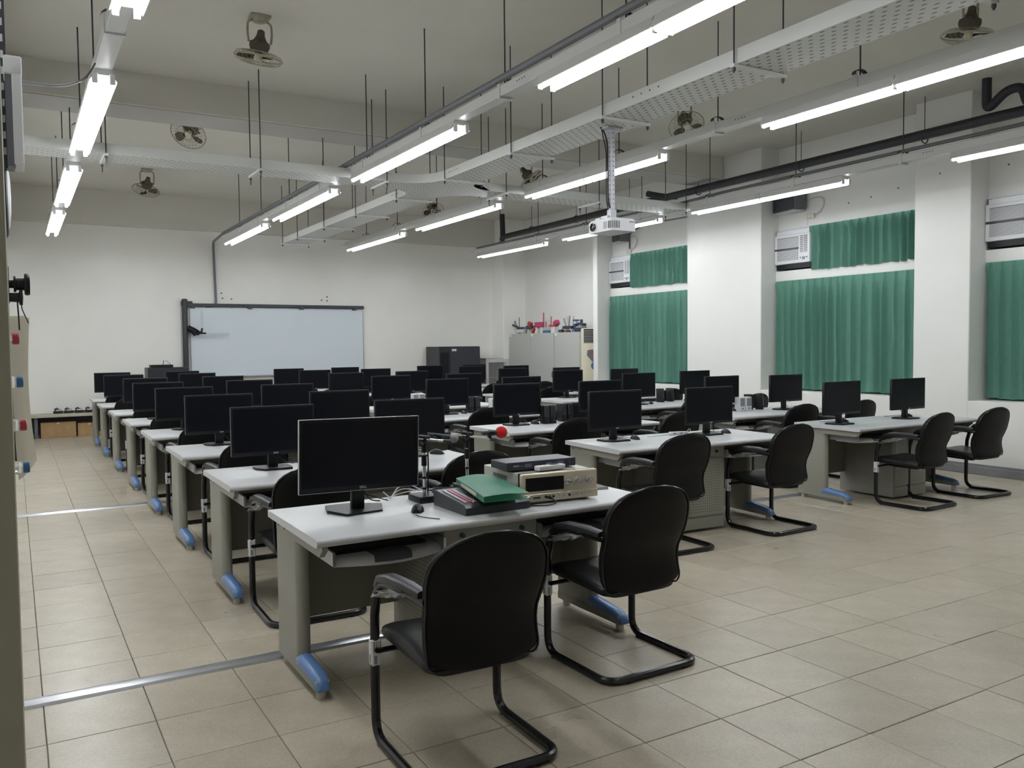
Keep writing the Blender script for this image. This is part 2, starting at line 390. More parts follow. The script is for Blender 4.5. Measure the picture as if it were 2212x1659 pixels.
# ================================================================ DESKS
def make_desk():
    d = thing('computer_desk', (0, 0, 0), '', 'desk')
    W, D = 1.79, .78
    poly = [(D, .745), (D, .712), (.03, .708)]+arc(.020, .7275, .0175, 250, 90, 7)
    b = B(); b.prism(poly, 0, W, 'x'); b.build('tabletop', top_m, d)
    for s in (0, 1):
        X = lambda x: x if s == 0 else W-x
        x0, x1 = sorted((X(.035), X(.10)))
        po = [(x0, .755), (x1, .755)]+([(x1, .46)]+arc(x0+.0325, .455, .0325, 0, -180, 8)+[(x0, .46)])
        b = B(); b.prism(po, .075, .71, 'z'); b.build('leg', steel_m, d)
        a0, a1 = sorted((X(.03), X(.055)))
        b = B(); b.prism([(.74, .708), (.74, .66), (.075, .655), (.03, .69), (.03, .708)], a0, a1, 'x'); b.build('side_bracket', steel_m, d)
        f = B(); f.box(x0, .17, .035, x1, .765, .085, bev=.006); ft = f.build('foot', steel_m, d)
        c = B(); xc_ = (x0+x1)/2; rs = []
        for yy, zb_, zt_, hw in [(.475, .080, .118, .030), (.46, .080, .131, .036), (.40, .080, .129, .036), (.30, .080, .117, .036), (.23, .078, .109, .036), (.195, .060, .101, .035), (.170, .048, .086, .032), (.158, .044, .066, .026), (.156, .043, .050, .018)]:
            rs.append([(xc_+hw*math.copysign(abs(math.cos(q))**.7, math.cos(q)), yy, zb_+(zt_-zb_)*math.sin(q)**.8) for q in [math.pi*k/10 for k in range(11)]])
        c.rings(rs)
        c.build('foot_cover', blue_m, ft)
        for yy in (.205, .715):
            l = B(); l.cyl(((x0+x1)/2, yy, 0), ((x0+x1)/2, yy, .04), .021, .024, n=12); l.build('leveler', foot_m, ft)
        t0, t1 = (.11, .625) if s == 0 else (1.165, 1.68)
        n = 14
        def front(t): return .125-.075*math.sin(math.pi*t)
        k = B()
        lo = [(t0, .36)]+[(t0+(t1-t0)*i/n, front(i/n)) for i in range(n+1)]+[(t1, .36)]
        def lay(dy, z, dx=0): return [(min(max(x, t0+dx), t1-dx), min(y+dy, .36), z) for x, y in lo]
        k.rings([lay(.004, .590), lay(0, .594), lay(.002, .603), lay(.014, .616), lay(.034, .625), lay(.05, .6262, .004)]); tr = k.build('keyboard_tray', tray_m, d, ang=50)
        p = B(); q0, q1 = .32, .66
        cu = [(t0+(t1-t0)*(q0+(q1-q0)*i/6), front(q0+(q1-q0)*i/6)) for i in range(7)]
        def lay2(dy, z, sk): return [(t0+(t1-t0)*q0+sk, .25, z)]+[(x+sk, y+dy, z) for x, y in cu]+[(t0+(t1-t0)*q1+sk, .25, z)]
        p.rings([lay2(-.001, .6035, 0), lay2(.012, .6185, .004), lay2(.033, .6285, .010), lay2(.06, .6295, .014)])
        p.build('wrist_pad', grey_m, tr)
        for ta in (t0-.012, t1): r = B(); r.box(ta, .10, .60, ta+.012, .5, .66); r.build('tray_rail', alu_m, tr)
        e = B(); e.box(t0+.03, .19, .626, t1-.05, .33, .642, bev=.003); e.build('tray_insert', black_m, tr)
        m0, m1 = (.10, .64) if s == 0 else (1.15, 1.69)
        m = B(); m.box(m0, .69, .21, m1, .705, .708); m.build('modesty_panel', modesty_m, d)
    b = B(); b.box(.64, .13, .02, 1.15, .75, .708, bev=.004); b.build('pedestal', perf_side_m, d)
    b = B(); b.box(.665, .118, .13, 1.125, .132, .60, bev=.003); b.build('pedestal_door', perf_front_m, d)
    b = B(); b.box(.665, .122, .025, 1.125, .132, .115, bev=.003); b.build('plinth', steel_m, d)
    for x in (.735, 1.06):
        b = B(); b.cyl((x, .131, .652), (x, .115, .652), .0125, .011, n=14); b.cyl((x, .115, .652), (x, .112, .652), .006, n=10); b.build('lock', lock_m, d)
    b = B(); b.cyl((.034, .60, .685), (.028, .60, .685), .007, n=10); b.cyl((.034, .70, .685), (.028, .70, .685), .007, n=10); b.build('bolt', grey_m, d)
    return Proto(d)
desk = make_desk()
FA = [3.35, 4.96, 6.54, 8.14, 9.72, 11.33, 13.02, 14.56]
FB = [None, 4.94, 6.58, 8.18, 9.82, 11.36, 13.2, 14.68]
FC = [None, 4.86, 6.52, 8.18, 9.80, 11.38, 13.2, 14.68]
BLOCK = {'A': 'left', 'B': 'middle', 'C': 'right'}
DESKX = {}
for r in range(8):
    for blk, F, X in (('A', FA, 1.05), ('B', FB, 3.88), ('C', FC, 6.66)):
        if F[r] is None: continue
        x = X
        rz = R(random.uniform(-.5, .5))
        if blk == 'B' and r == 1: x, rz = 3.90, R(-2.6)
        if blk == 'C' and r == 1: x, rz = 6.68, R(-1.5)
        y = F[r]
        if blk == 'B' and r == 1: y = 4.99
        if blk == 'C' and r == 1: y = 4.98
        DESKX[blk, r] = (x, y, rz)
        row = r if blk == 'A' else r-1
        nrow = 8 if blk == 'A' else 7
        if row == 0: lab = 'white topped steel computer desk nearest the camera in the %s block' % BLOCK[blk]
        elif row == nrow-1: lab = 'white topped steel computer desk farthest back in the %s block, by the back wall' % BLOCK[blk]
        else: lab = 'white topped steel computer desk, %s from the camera in the %s block' % (ORD[row], BLOCK[blk])
        desk((x, y, 0), rz, lab, 'computer desks in rows')

# ================================================================ CHAIRS
def make_chair():
    c = thing('cantilever_chair', (0, 0, 0), '', 'chair')
    w = .270; r = .0185
    left = [(-w+.040, -.415, .652), (-w+.020, -.30, .660), (-w+.004, -.17, .660), (-w, -.085, .640), (-w, -.028, .585), (-w, -.004, .50), (-w, .0, .40), (-w, .002, .20)]
    low = fillet([(-w, .002, .20), (-w, .002, .017), (-w, -.49, .017), (w, -.49, .017), (w, .002, .017), (w, .002, .20)], .085, 6)
    right = [(-x, y, z) for x, y, z in reversed(left)]
    b = B(); b.tube(left[:-1]+low+right[1:], r, 10)
    b.tube([(-w, -.03, .365), (w, -.03, .365)], .011, 8); b.tube([(-w, .0, .365), (-w+.002, -.03, .365)], .011, 6); b.tube([(w, .0, .365), (w-.002, -.03, .365)], .011, 6)
    for sx in (-.12, .12): b.tube(fillet([(sx, -.03, .365), (sx, -.34, .358), (sx, -.385, .44)], .04), .011, 8)
    fr = b.build('frame', tube_m, c)
    b = B()
    for x, y in ((-w, -.05), (w, -.05), (-.17, -.49), (.17, -.49)): b.cyl((x, y, 0), (x, y, .014), .013, n=8)
    b.build('glide', black_m, fr)
    b = B(); b.box(-w-.020, -.0195, .300, -w+.020, .0195, .405, bev=.006)
    b.box(-w-.0208, -.006, .312, -w-.0195, .006, .345, mi=1)
    b.box(-w-.010, -.0203, .310, -w+.002, -.019, .342, mi=1); b.box(-w-.012, -.0203, .355, -w-.008, -.019, .398, mi=1); b.box(-w-.002, -.0203, .36, -w+.001, -.019, .396, mi=1)
    b.build('label_sticker', [sticker_m, print_m], fr, label='white printed inventory sticker')
    # armrests
    for sx in (-1, 1):
        P = [(sx*(w-.036), -.395, .670), (sx*(w-.020), -.30, .680), (sx*(w-.004), -.17, .680), (sx*w, -.085, .660), (sx*w, -.045, .622)]
        rs = []
        for i, p in enumerate(P):
            a = Vector(P[max(i-1, 0)]); e = Vector(P[min(i+1, 4)]); t = (e-a).normalized(); nn = Vector((1, 0, 0)); uu = t.cross(nn)
            if uu.z < 0: uu = -uu
            hw = (.023, .028, .028, .025, .019)[i]; hh = (.017, .020, .020, .018, .014)[i]
            rs.append([Vector(p)+nn*hw*(abs(math.cos(q))**.7)*math.copysign(1, math.cos(q))+uu*hh*(abs(math.sin(q))**.7)*math.copysign(1, math.sin(q)) for q in [2*math.pi*k/14 for k in range(14)]])
        b = B(); b.rings(rs); b.build('armrest', pad_m, c)
        g = B()
        def wr(u, v):
            a = 2*math.pi*v; t = u; P0 = Vector(P[1]).lerp(Vector(P[4]), t); P0.z = P0.z-.016-.012*t
            k = .022+.007*math.sin(9*u+5*a)+.006*math.sin(17*u+3*a+sx)
            return (P0.x+math.cos(a)*k, P0.y+.008*math.sin(13*a+u*5), P0.z+math.sin(a)*k*.8)
        vs = g.grid(wr, 10, 12); g.build('plastic_wrap', wrap_m, c, label='torn clear plastic wrapping')
    # seat cushion
    rs = []
    N = 14
    for i in range(N+1):
        t = i/N; y = .065-.465*t; zt = .455-.035*t+.012*math.sin(math.pi*t)
        if t < .12: zt -= .035*(1-t/.12)**2
        zb = .385-.02*t+(.028*(1-t/.1)**2 if t < .1 else 0)
        hw = .235-.012*t
        if t < .1: hw -= .05*(1-t/.1)**2
        if t > .9: hw -= .03*((t-.9)/.1)**2
        ring = []
        for k in range(20):
            q = 2*math.pi*k/20; cx, sz = math.cos(q), math.sin(q)
            ex = abs(cx)**.35*math.copysign(1, cx); ez = abs(sz)**.6*math.copysign(1, sz)
            ring.append(((hw*ex), y, (zt+zb)/2+(zt-zb)/2*ez-.010*(1-abs(ex))*(ez > 0)))
        rs.append(ring)
    b = B(); b.rings(rs); b.build('seat', leather_m, c, ang=60)
    # backrest
    def hw_(t):
        pts = [(0, .206), (.02, .224), (.05, .231), (.14, .232), (.26, .231), (.38, .235), (.5, .243), (.6, .249), (.68, .250), (.76, .244), (.83, .229), (.89, .203), (.94, .165), (.975, .115), (1, .045)]
        for (a, p), (e, q) in zip(pts, pts[1:]):
            if t <= e: return p+(q-p)*(t-a)/(e-a)
        return .045
    def yc(t): return -.425+.030*math.sin(math.pi*min(t/.5, 1))-.075*max(0, t-.35)**1.2*1.6
    ts = [0, .015, .04, .08, .15, .25, .35, .45, .55, .65, .73, .8, .86, .91, .95, .98, 1]
    rs = []; rimp = []
    for t in ts:
        z = .395+.49*t; hwv = hw_(t); th = .030*min(1, (.35+t*9))*min(1, .45+(1-t)*7); ring = []
        for k in range(24):
            q = 2*math.pi*k/24; cx, sy = math.cos(q), math.sin(q)
            ex = abs(cx)**.55*math.copysign(1, cx); ey = abs(sy)**.55*math.copysign(1, sy)
            x = hwv*ex; ring.append((x, yc(t)+th*ey+.42*x*x, z-.012*(1-ex*ex)*(1-t)+.014*(1-t)**3*ex*ex))
        rs.append(ring); rimp.append((hwv, yc(t)-th*.62, z))
    b = B(); b.rings(rs); bk = b.build('backrest', backshell_m, c, ang=60)
    loop = [(-x*.985, y+.42*x*x, z) for x, y, z in rimp]+[(x*.985, y+.42*x*x, z) for x, y, z in reversed(rimp)]
    b = B(); b.tube(loop, .0045, 6, closed=True); b.build('piping', tube_m, bk)
    for sx in (-1, 1):
        b = B(); b.tube([(sx*(w-.036), -.39, .653), (sx*.205, -.425, .653)], .012, 8); b.build('arm_joint', tube_m, bk)
    return Proto(c)
chair = make_chair()
def put_chair(blk, r, side, x, y, rz=0):
    row = r if blk == 'A' else r-1; nrow = 8 if blk == 'A' else 7
    wh = 'nearest' if row == 0 else ('farthest' if row == nrow-1 else ORD[row])
    lab = 'black cantilever office chair at the %s seat of the %s desk, %s block' % (side, wh, BLOCK[blk])
    return chair((x, y, 0), rz, lab, 'black chairs pushed up to the desks')
put_chair('A', 0, 'left', 1.447, 3.045, R(-1)); put_chair('A', 0, 'right', 2.515, 3.46, R(1))
YAL = [None, 5.07, 6.69, 8.33, 9.98, 11.60, 13.28, 14.82]
for r in range(1, 8):
    put_chair('A', r, 'left', 1.465+random.uniform(-.015, .015) - (.03 if r in (4, 6) else 0), FA[r]+.085, R(random.uniform(-2, 2)))
    put_chair('A', r, 'right', (2.49 if r == 1 else 2.52)+random.uniform(-.03, .03), FA[r]+.10+random.uniform(-.05, .03), R(random.uniform(-4, 4)))
put_chair('B', 1, 'left', 4.225, 5.07, R(-2)); put_chair('B', 1, 'right', 5.40, 5.11, R(1.5))
put_chair('C', 1, 'left', 7.29, 5.07, R(3)); put_chair('C', 1, 'right', 8.31, 5.12, R(-2))
for r in range(2, 8):
    put_chair('B', r, 'left', 4.36+random.uniform(-.04, .04), FB[r]+.085+random.uniform(-.04, .01), R(random.uniform(-4, 4)))
    put_chair('B', r, 'right', (5.56 if r == 2 else 5.46)+random.uniform(-.03, .03), FB[r]+.085+random.uniform(-.04, .01), R(random.uniform(-4, 4)))
    put_chair('C', r, 'left', 7.27+random.uniform(-.03, .03), FC[r]+.085+random.uniform(-.04, .01), R(random.uniform(-4, 4)))
    put_chair('C', r, 'right', 8.30+random.uniform(-.03, .03), FC[r]+.085+random.uniform(-.04, .01), R(random.uniform(-4, 4)))

# ================================================================ MONITORS
def make_monitor(W, H, zb, thick, edge, logo, name_mat, lsize, base):
    """origin on the desk top under the screen; the screen faces -Y"""
    m = thing('monitor', (0, 0, 0), '', 'monitor')
    b = B(); b.box(-W/2, 0, zb, W/2, thick, zb+H, bev=.004, seg=2)
    b.box(-W*.3, thick-.004, zb+H*.22, W*.3, thick+.022, zb+H*.78, bev=.012)
    hs = b.build('housing', [bezel_m], m)
    s = .012
    b = B(); b.box(-W/2+s, -.0012, zb+.024, W/2-s, .001, zb+H-s); b.build('screen', screen_m, m)
    if edge:
        b = B(); t = .0026
        b.box(-W/2-t, -.002, zb-t, -W/2, thick*.5, zb+H+t); b.box(W/2, -.002, zb-t, W/2+t, thick*.5, zb+H+t)
        b.box(-W/2, -.002, zb+H, W/2, thick*.5, zb+H+t); b.box(-W/2, -.002, zb-t, W/2, thick*.5, zb)
        b.build('edge_trim', silver_m, m, label='thin silver edge')
    else:
        b = B(); b.box(-W/2+.003, .0, zb+H, W/2-.003, .006, zb+H+.0022); b.build('top_edge', grey_m, m)
    lm = text_mesh(logo, lsize, logo_m)
    add_mesh('logo', lm, hs, (.012, -.0012, zb+.0125), (R(90), 0, 0))
    b = B(); b.box(-.032, .03, .012, .032, .062, zb+H*.45, bev=.004, seg=2); b.build('neck', black_m, m)
    b = B()
    if base == 'penta': b.prism([(-.15, .05), (-.095, -.075), (.095, -.045), (.15, .10), (.02, .18), (-.12, .17)], 0, .012, 'z')
    else: b.prism([(-.115, .115), (-.115, .02), (-.07, -.055), (.105, -.055), (.115, .02), (.115, .115), (.06, .14), (-.06, .14)], 0, .014, 'z')
    st = b.build('base', black_m, m)
    b = B(); b.tube(fillet([(.0, .065, zb+H*.25), (.05, .11, zb-.02), (.11, .16, .02), (.18, .20, .004)], .06), .0035, 6)
    b.tube(fillet([(-.02, .065, zb+H*.25), (.02, .12, zb-.03), (.16, .11, .03), (.22, .19, .004)], .06), .003, 6)
    b.build('cable', black_m, m)
    return Proto(m)
mon24 = make_monitor(.54, .318, .098, .03, False, 'acer', bezel_m, .019, 'std')
mon27 = make_monitor(.60, .345, .108, .028, True, 'DELL', bezel_m, .016, 'penta')
DT = .745
o = mon27((1.418, 3.83, DT), R(.5), 'large black monitor with thin silver edge on the nearest desk, left block', 'desk monitors'); o.rotation_euler = (R(1.0), R(.9), R(.5))
MON = {('A', 'left'): [None, (1.18, 5.50), (1.175, 7.14), (1.165, 8.70), (1.135, 10.2), (1.21, 11.87), (1.13, 13.62), (1.115, 15.1)],
       ('A', 'right'): [None, (2.18, 5.56), (2.18, 7.07), (2.18, 8.70), (2.14, 10.15), (2.185, 11.84), (2.17, 13.62), (2.185, 15.05)],
       ('B', 'left'): [None, (3.97, 5.47), (4.03, 7.13), (4.06, 8.75), (3.98, 10.25), (3.95, 11.88), (4.07, 13.76), (4.01, 15.1)],
       ('B', 'right'): [None, (4.925, 5.38), (5.03, 7.10), (5.02, 8.67), (5.07, 10.28), (5.01, 11.9), (5.13, 13.7), (5.09, 15.15)],
       ('C', 'left'): [None, (6.60, 5.32), (6.79, 7.11), (6.78, 8.60), (6.89, 10.4), (6.88, 12.0), (7.09, 13.85), (6.74, 14.94)],
       ('C', 'right'): [None, (7.63, 5.32), (7.60, 6.88), (7.93, 8.78), (7.91, 10.33), (7.77, 11.72), (7.89, 13.57), (7.80, 15.1)]}
def mouse_proto():
    m = thing('mouse', (0, 0, 0), '', 'mouse')
    rs = []
    for i in range(9):
        t = i/8; y = -.055+.11*t; hw = .031*(math.sin(math.pi*(.08+.84*t))**.45); h = .036*(math.sin(math.pi*(.06+.80*t))**.7)+.002
        rs.append([(hw*math.cos(q), y, max(0, h*math.sin(q))) for q in [math.pi*k/8 for k in range(9)]]+[(-hw*.6, y, 0), (hw*.6, y, 0)])
    b = B(); b.rings(rs); b.build('body', black_m, m, ang=60)
    b = B(); b.lathe([(.004, -.004), (.009, -.003), (.009, .003), (.004, .004)], 12, (0, .028, .027), 'x'); b.build('wheel', grey_m, m)
    b = B(); b.tube(fillet([(0, .05, .010), (0, .12, .004), (-.06, .17, .003), (-.12, .20, .003)], .05), .002, 6); b.build('cable', black_m, m)
    return Proto(m)
mouse = mouse_proto()
for (blk, side), L in MON.items():
    for r, v in enumerate(L):
        if not v: continue
        x, y = v; row = r if blk == 'A' else r-1; nrow = 8 if blk == 'A' else 7
        wh = 'nearest' if row == 0 else ('farthest' if row == nrow-1 else ORD[row])
        o = mon24((x+.27, y, DT), R(random.uniform(-1.2, 1.2)), 'black monitor on the %s half of the %s desk, %s block' % (side, wh, BLOCK[blk]), 'desk monitors')
        if r <= 5:
            mouse((x+.27+.22, y+(.03 if blk != 'C' or r > 1 else .17), DT), R(random.uniform(-40, 40)), 'black mouse beside the %s monitor of the %s desk, %s block' % (side, wh, BLOCK[blk]), 'mice beside the monitors')
mouse((1.655, 3.69, DT), R(150), 'black mouse in front of the microphone stand on the nearest desk', 'mice beside the monitors')

# ================================================================ LIGHT ROWS
def make_lamp():
    l = thing('fluorescent_lamp', (0, 0, 0), '', 'lamp')
    L = 1.225
    b = B(); b.prism([(-.058, .10), (.058, .10), (.064, .085), (.088, .024), (.083, .022), (.055, .060), (-.055, .060), (-.083, .022), (-.088, .024), (-.064, .085)], -L/2, L/2, 'y'); b.build('reflector', track_m, l)
    for s in (-1, 1):
        b = B(); b.cyl((s*.054, -.594, .018), (s*.054, .594, .018), .0155, n=10); b.build('tube', lamp_m, l)
    for s in (-1, 1):
        for q in (-1, 1):
            b = B(); b.box(q*.054-.018, s*.612-.018, .0, q*.054+.018, s*.612+.002, .07, bev=.004); b.build('lampholder', white_m, l)
    return Proto(l)
lamp = make_lamp()
ROWX = [.585, 3.29, 5.50, 8.20]
ROWN = ['over the left aisle', 'between left and middle blocks', 'over the middle desk block', 'beside the window wall']
FAR = [15.15, 12.03, 8.80, 5.03]
PAIR = ['back', 'second', 'third', 'fourth', 'rear']
for i, X in enumerate(ROWX):
    for k, f in enumerate(FAR):
        if i == 3: X_ = X+.07*(f-8)/7
        else: X_ = X
        for h in (0, 1):
            y = f-.61-1.235*h
            which = ['farthest', 'second', 'third', 'nearest'][k]
            lamp((X_, y, 3.329), 0, 'lit twin tube lamp, %s half of %s pair, row %s' % (['far', 'near'][h], which, ROWN[i]), 'fluorescent lamps hung in four rows')
RODY = [1.2, 2.66, 4.13, 5.60, 7.03, 8.50, 9.95, 11.4, 12.9, 14.3]
for i, X in enumerate(ROWX):
    X1, X2 = (X-.0, X) if i != 3 else (8.10, 8.27)
    y0, y1 = -1.2, 15.3
    t = thing('lighting_track', (X, 7, 3.42), 'suspended white lighting track with hanger rods, row %s' % ROWN[i], 'track', group='lighting tracks')
    inv = lambda p: (p[0]-X, p[1]-7, p[2]-3.42)
    def xx(y): return X1+(X2-X1)*(y-y0)/(y1-y0)
    for ya_, yb2 in ((y0, 8.865), (9.35, y1)):
        b = B(); vs = b.box(-.055, ya_-7, 0.008, .055, yb2-7, .088, bev=.004)
        for v in vs: v.co.x += xx(v.co.y+7)-X
        ch = b.build('channel', track_m, t)
    for f in FAR:
        b = B()
        for s in range(4):
            b.cyl((xx(f+.25)-X-.0555, f+.2+s*.035-7, .055), (xx(f+.25)-X-.057, f+.2+s*.035-7, .055), .006, n=8)
        b.build('punched_hole', grey_m, ch)
    for y in RODY:
        x = xx(y)-X
        zt = 4.06 if (9.58 < y < 10.16 or 1.9 < y < 2.45) else ZC
        b = B(); b.cyl((x, y-7, .11), (x, y-7, zt-3.42-.002), .0062, n=6); b.build('rod', rod_m, t)
        b = B(); b.box(x-.06, y-7-.02, -.005, x-.056, y-7+.02, .115); b.box(x+.056, y-7-.02, -.005, x+.06, y-7+.02, .115)
        b.box(x-.06, y-7-.02, -.009, x+.06, y-7+.02, -.005)
        n = 8
        pts = [(x-.075*math.cos(math.pi*q/n), y-7, .10+.045*math.sin(math.pi*q/n)) for q in range(n+1)]
        b.rings([[(p[0], p[1]-.018, p[2]), (p[0], p[1]+.018, p[2]), (p[0], p[1]+.018, p[2]+.004), (p[0], p[1]-.018, p[2]+.004)] for p in pts], mi=1)
        b.build('hanger', [track_m, rod_m], t)
    if i == 1:
        b = B(); b.tube([(x_, y_, z_) for x_, y_, z_ in [(-.06, -8.2, .13), (-.06, 1.5, .13), (-.06, 2.35, .125), (-.06, 8.3, .13)]], .028, 8)
        b.build('conduit', conduit_m, t, label='dark grey conduit clipped along the track')
    if i == 3:
        b = B(); b.tube([(xx(-1)-X-.04, -8, .13), (xx(8)-X-.04, 1.2, .12), (xx(8.6)-X-.04, 2.0, .10), (xx(15)-X-.04, 8.2, .115)], .02, 8)
        b.build('conduit', conduit_m, t, label='dark grey conduit clipped along the track')
# wall conduit from the second row down to the interactive board
b = B(); b.tube(fillet([(3.23, 15.3, 3.55), (3.40, 16.98, 3.60), (3.41, 17.06, 3.52), (3.44, 17.06, 2.36), (3.24, 17.06, 2.35)], .10, 6), .022, 8)
tag(b.build('wall_conduit', conduit_m), 'grey conduit running down the back wall to the whiteboard frame', 'conduit')

# ================================================================ CABLE TRAY
tr = thing('cable_tray', (4.42, 9.1, 3.40), 'white perforated cross shaped cable tray hung below the ceiling on rods', 'cable tray')
xa, xb, ya, yb_ = -.21, .21, -.19, .19     # half widths of the long run (Y) and of the cross run (X)
yN, yS, xWst, xE = 6.15, -9.6, -4.45, 4.10
rr = .38
def corner(cx, cy, a0, a1): return arc(cx, cy, rr, a0, a1, 8)
edges = [  # four side walls: each follows one inner corner of the cross
    [(xa, yS), *corner(xa-rr, ya-rr, 0, 90), (xWst, ya)],
    [(xWst, yb_), *corner(xa-rr, yb_+rr, -90, 0), (xa, yN)],
    [(xb, yN), *corner(xb+rr, yb_+rr, 180, 270), (xE, yb_)],
    [(xE, ya), *corner(xb+rr, ya-rr, 90, 180), (xb, yS)]]
for e in edges:
    b = B(); rg = []
    for i_, (x, y) in enumerate(e):
        a_ = Vector(e[max(i_-1, 0)]); c_ = Vector(e[min(i_+1, len(e)-1)]); t_ = (c_-a_).normalized(); n_ = Vector((-t_.y, t_.x))*.003
        rg.append([(x, y, 0), (x, y, .10), (x+n_.x, y+n_.y, .10), (x+n_.x, y+n_.y, 0)])
    b.rings(rg)
    b.build('side_panel', tray_panel_m, tr)
b = B()
b.box(xa, yS, 0, xb, ya-rr, .004, mi=0); b.box(xa, yb_+rr, 0, xb, yN, .004, mi=0)
b.build('bottom_panel', slot_m, tr)
b = B(); b.box(xWst, ya, 0, xa-rr, yb_, .004); b.box(xb+rr, ya, 0, xE, yb_, .004); b.build('bottom_panel', slotx_m, tr)
mid = [(xa, ya-rr)]+[(xb, ya-rr)]+list(reversed(corner(xb+rr, ya-rr, 90, 180)))+[(xb+rr, yb_)]+list(reversed(corner(xb+rr, yb_+rr, 180, 270)))[0:]+[(xa, yb_+rr)]+list(reversed(corner(xa-rr, yb_+rr, -90, 0)))+[(xa-rr, ya)]+list(reversed(corner(xa-rr, ya-rr, 0, 90)))
# drop coincident neighbours
m2 = [mid[0]]
for p in mid[1:]:
    if (Vector(p)-Vector(m2[-1])).length > 1e-4: m2.append(p)
if (Vector(m2[0])-Vector(m2[-1])).length < 1e-4: m2.pop()
b = B(); b.prism(m2, 0, .004, 'z'); b.build('junction_plate', slot_m, tr)
b = B(); b.box(xa, yS, .097, xb, yN, .10); b.box(xWst, ya, .0965, xa, yb_, .0995); b.box(xb, ya, .0965, xE, yb_, .0995); b.build('lid', tray_panel_m, tr)
for y in [-7.9, -6.44, -4.98, -3.53, -2.07, -.62, .75, 2.2, 3.6, 5.0, 5.9]:
    b = B(); b.box(xa-.04, y-.02, -.026, xb+.05, y+.02, -.002, bev=.002); b.build('crossbar', track_m, tr)
    for x in (xa-.02, xb+.03):
        zt = (4.06 if .42 < y < 1.0 or -7.2 < y < -6.65 else ZC)-3.40
        b = B(); b.cyl((x, y, -.055), (x, y, zt-.002), .006, n=6); b.lathe([(.004, -.06), (.013, -.045), (.013, -.028), (.006, -.026)], 8, (x, y, 0)); b.build('rod', rod_m, tr)
for x in (-3.6, -2.15, -.75, .8, 2.2, 3.7):
    b = B(); b.box(x-.02, ya-.05, -.026, x+.02, yb_+.04, -.002, bev=.002); b.build('crossbar', track_m, tr)
    for y in (ya-.03, yb_+.02):
        b = B(); b.cyl((x, y, -.10), (x, y, 1.008), .006, n=6); b.lathe([(.013, -.045), (.013, -.028), (.006, -.026)], 8, (x, y, 0)); b.build('rod', rod_m, tr)
for (x, y0, y1) in [(xa, -4.2, -3.9), (xa, -.9, -.7), (xa, .75, .95)]:
    b = B()
    for k in range(4): b.cyl((x-.001, y0+(y1-y0)*k/3, .06), (x-.004, y0+(y1-y0)*k/3, .06), .008, n=8)
    b.build('punched_hole', grey_m, tr)

# ================================================================ PROJECTOR
p = thing('projector', (4.48, 5.83, 2.50), 'white ceiling projector on a long steel pole, facing the left wall', 'projector')
po = arc(-.085, -.125, .05, 180, 270, 6)+[(.115, -.175), (.125, -.16), (.125, .15), (.115, .16), (-.115, .16), (-.135, .15)]
b = B(); b.prism(po, 0, .095, 'z'); b.prism([(x*.93, y*.93) for x, y in po], .095, .108, 'z'); body = b.build('housing', white_m, p)
b = B()
for k in range(5):
    a = R(185+20*k); x, y = -.085+.0505*math.cos(a), -.125+.0505*math.sin(a)
    b.box(x-.0035, y-.0035, .02, x+.0035, y+.0035, .08, rot=(0, 0, a))
for k in range(3): b.box(-.136, -.10+.016*k, .02, -.1345, -.094+.016*k, .08); 
for k in range(2): b.box(-.075+.016*k, -.1765, .02, -.068+.016*k, -.1745, .08)
b.build('vent', grey_m, body)
b = B(); b.lathe([(.034, .0), (.036, .012), (.030, .014), (.027, .004), (.001, .002)], 20, (-.134, .085, .052), 'x')
for v in b.bm.verts: v.co.x = -.134-(v.co.x+.134)
b.build('lens', smoke_m, body, label='round dark lens')
b = B(); b.cyl((-.135, .138, .06), (-.137, .138, .06), .005, n=8); b.box(.05, -.1765, .075, .11, -.175, .082); b.build('sensor', grey_m, body)
b = B(); b.box(-.022, -.018, .19, .022, .018, .885, bev=.004); b.box(-.03, -.03, .108, .03, .03, .2, bev=.003); b.box(-.08, -.06, .884, .08, .06, .897)
b.build('pole', MATS['pole_steel'], p)
b = B()
for k in range(16): b.cyl((-.0225, 0, .25+.04*k), (-.024, 0, .25+.04*k), .006, n=8)
for k in range(16): b.cyl((.004, -.0185, .25+.04*k), (.004, -.0195, .25+.04*k), .006, n=8)
b.build('pole_hole', grey_m, p)
b = B(); b.box(-.11, .03, .108, -.03, .09, .128, bev=.002); b.box(-.06, -.05, .108, .10, .05, .124, bev=.002); b.box(-.05, .0, .12, .03, .09, .150, bev=.002); b.build('bracket', white_m, p)
b = B(); b.tube(fillet([(-.10, .03, 1.0), (-.11, .05, .93), (-.05, .03, .86), (-.034, .01, .75), (-.036, .005, .30), (-.03, .0, .22), (.02, -.03, .17), (.08, .02, .13), (.12, .05, .10)], .06), .007, 8)
b.tube(fillet([(-.09, .04, 1.0), (-.07, .04, .86), (-.045, .015, .7), (-.048, .015, .28), (.0, .03, .17), (.12, .08, .10)], .06), .005, 8); b.build('cable', black_m, p)

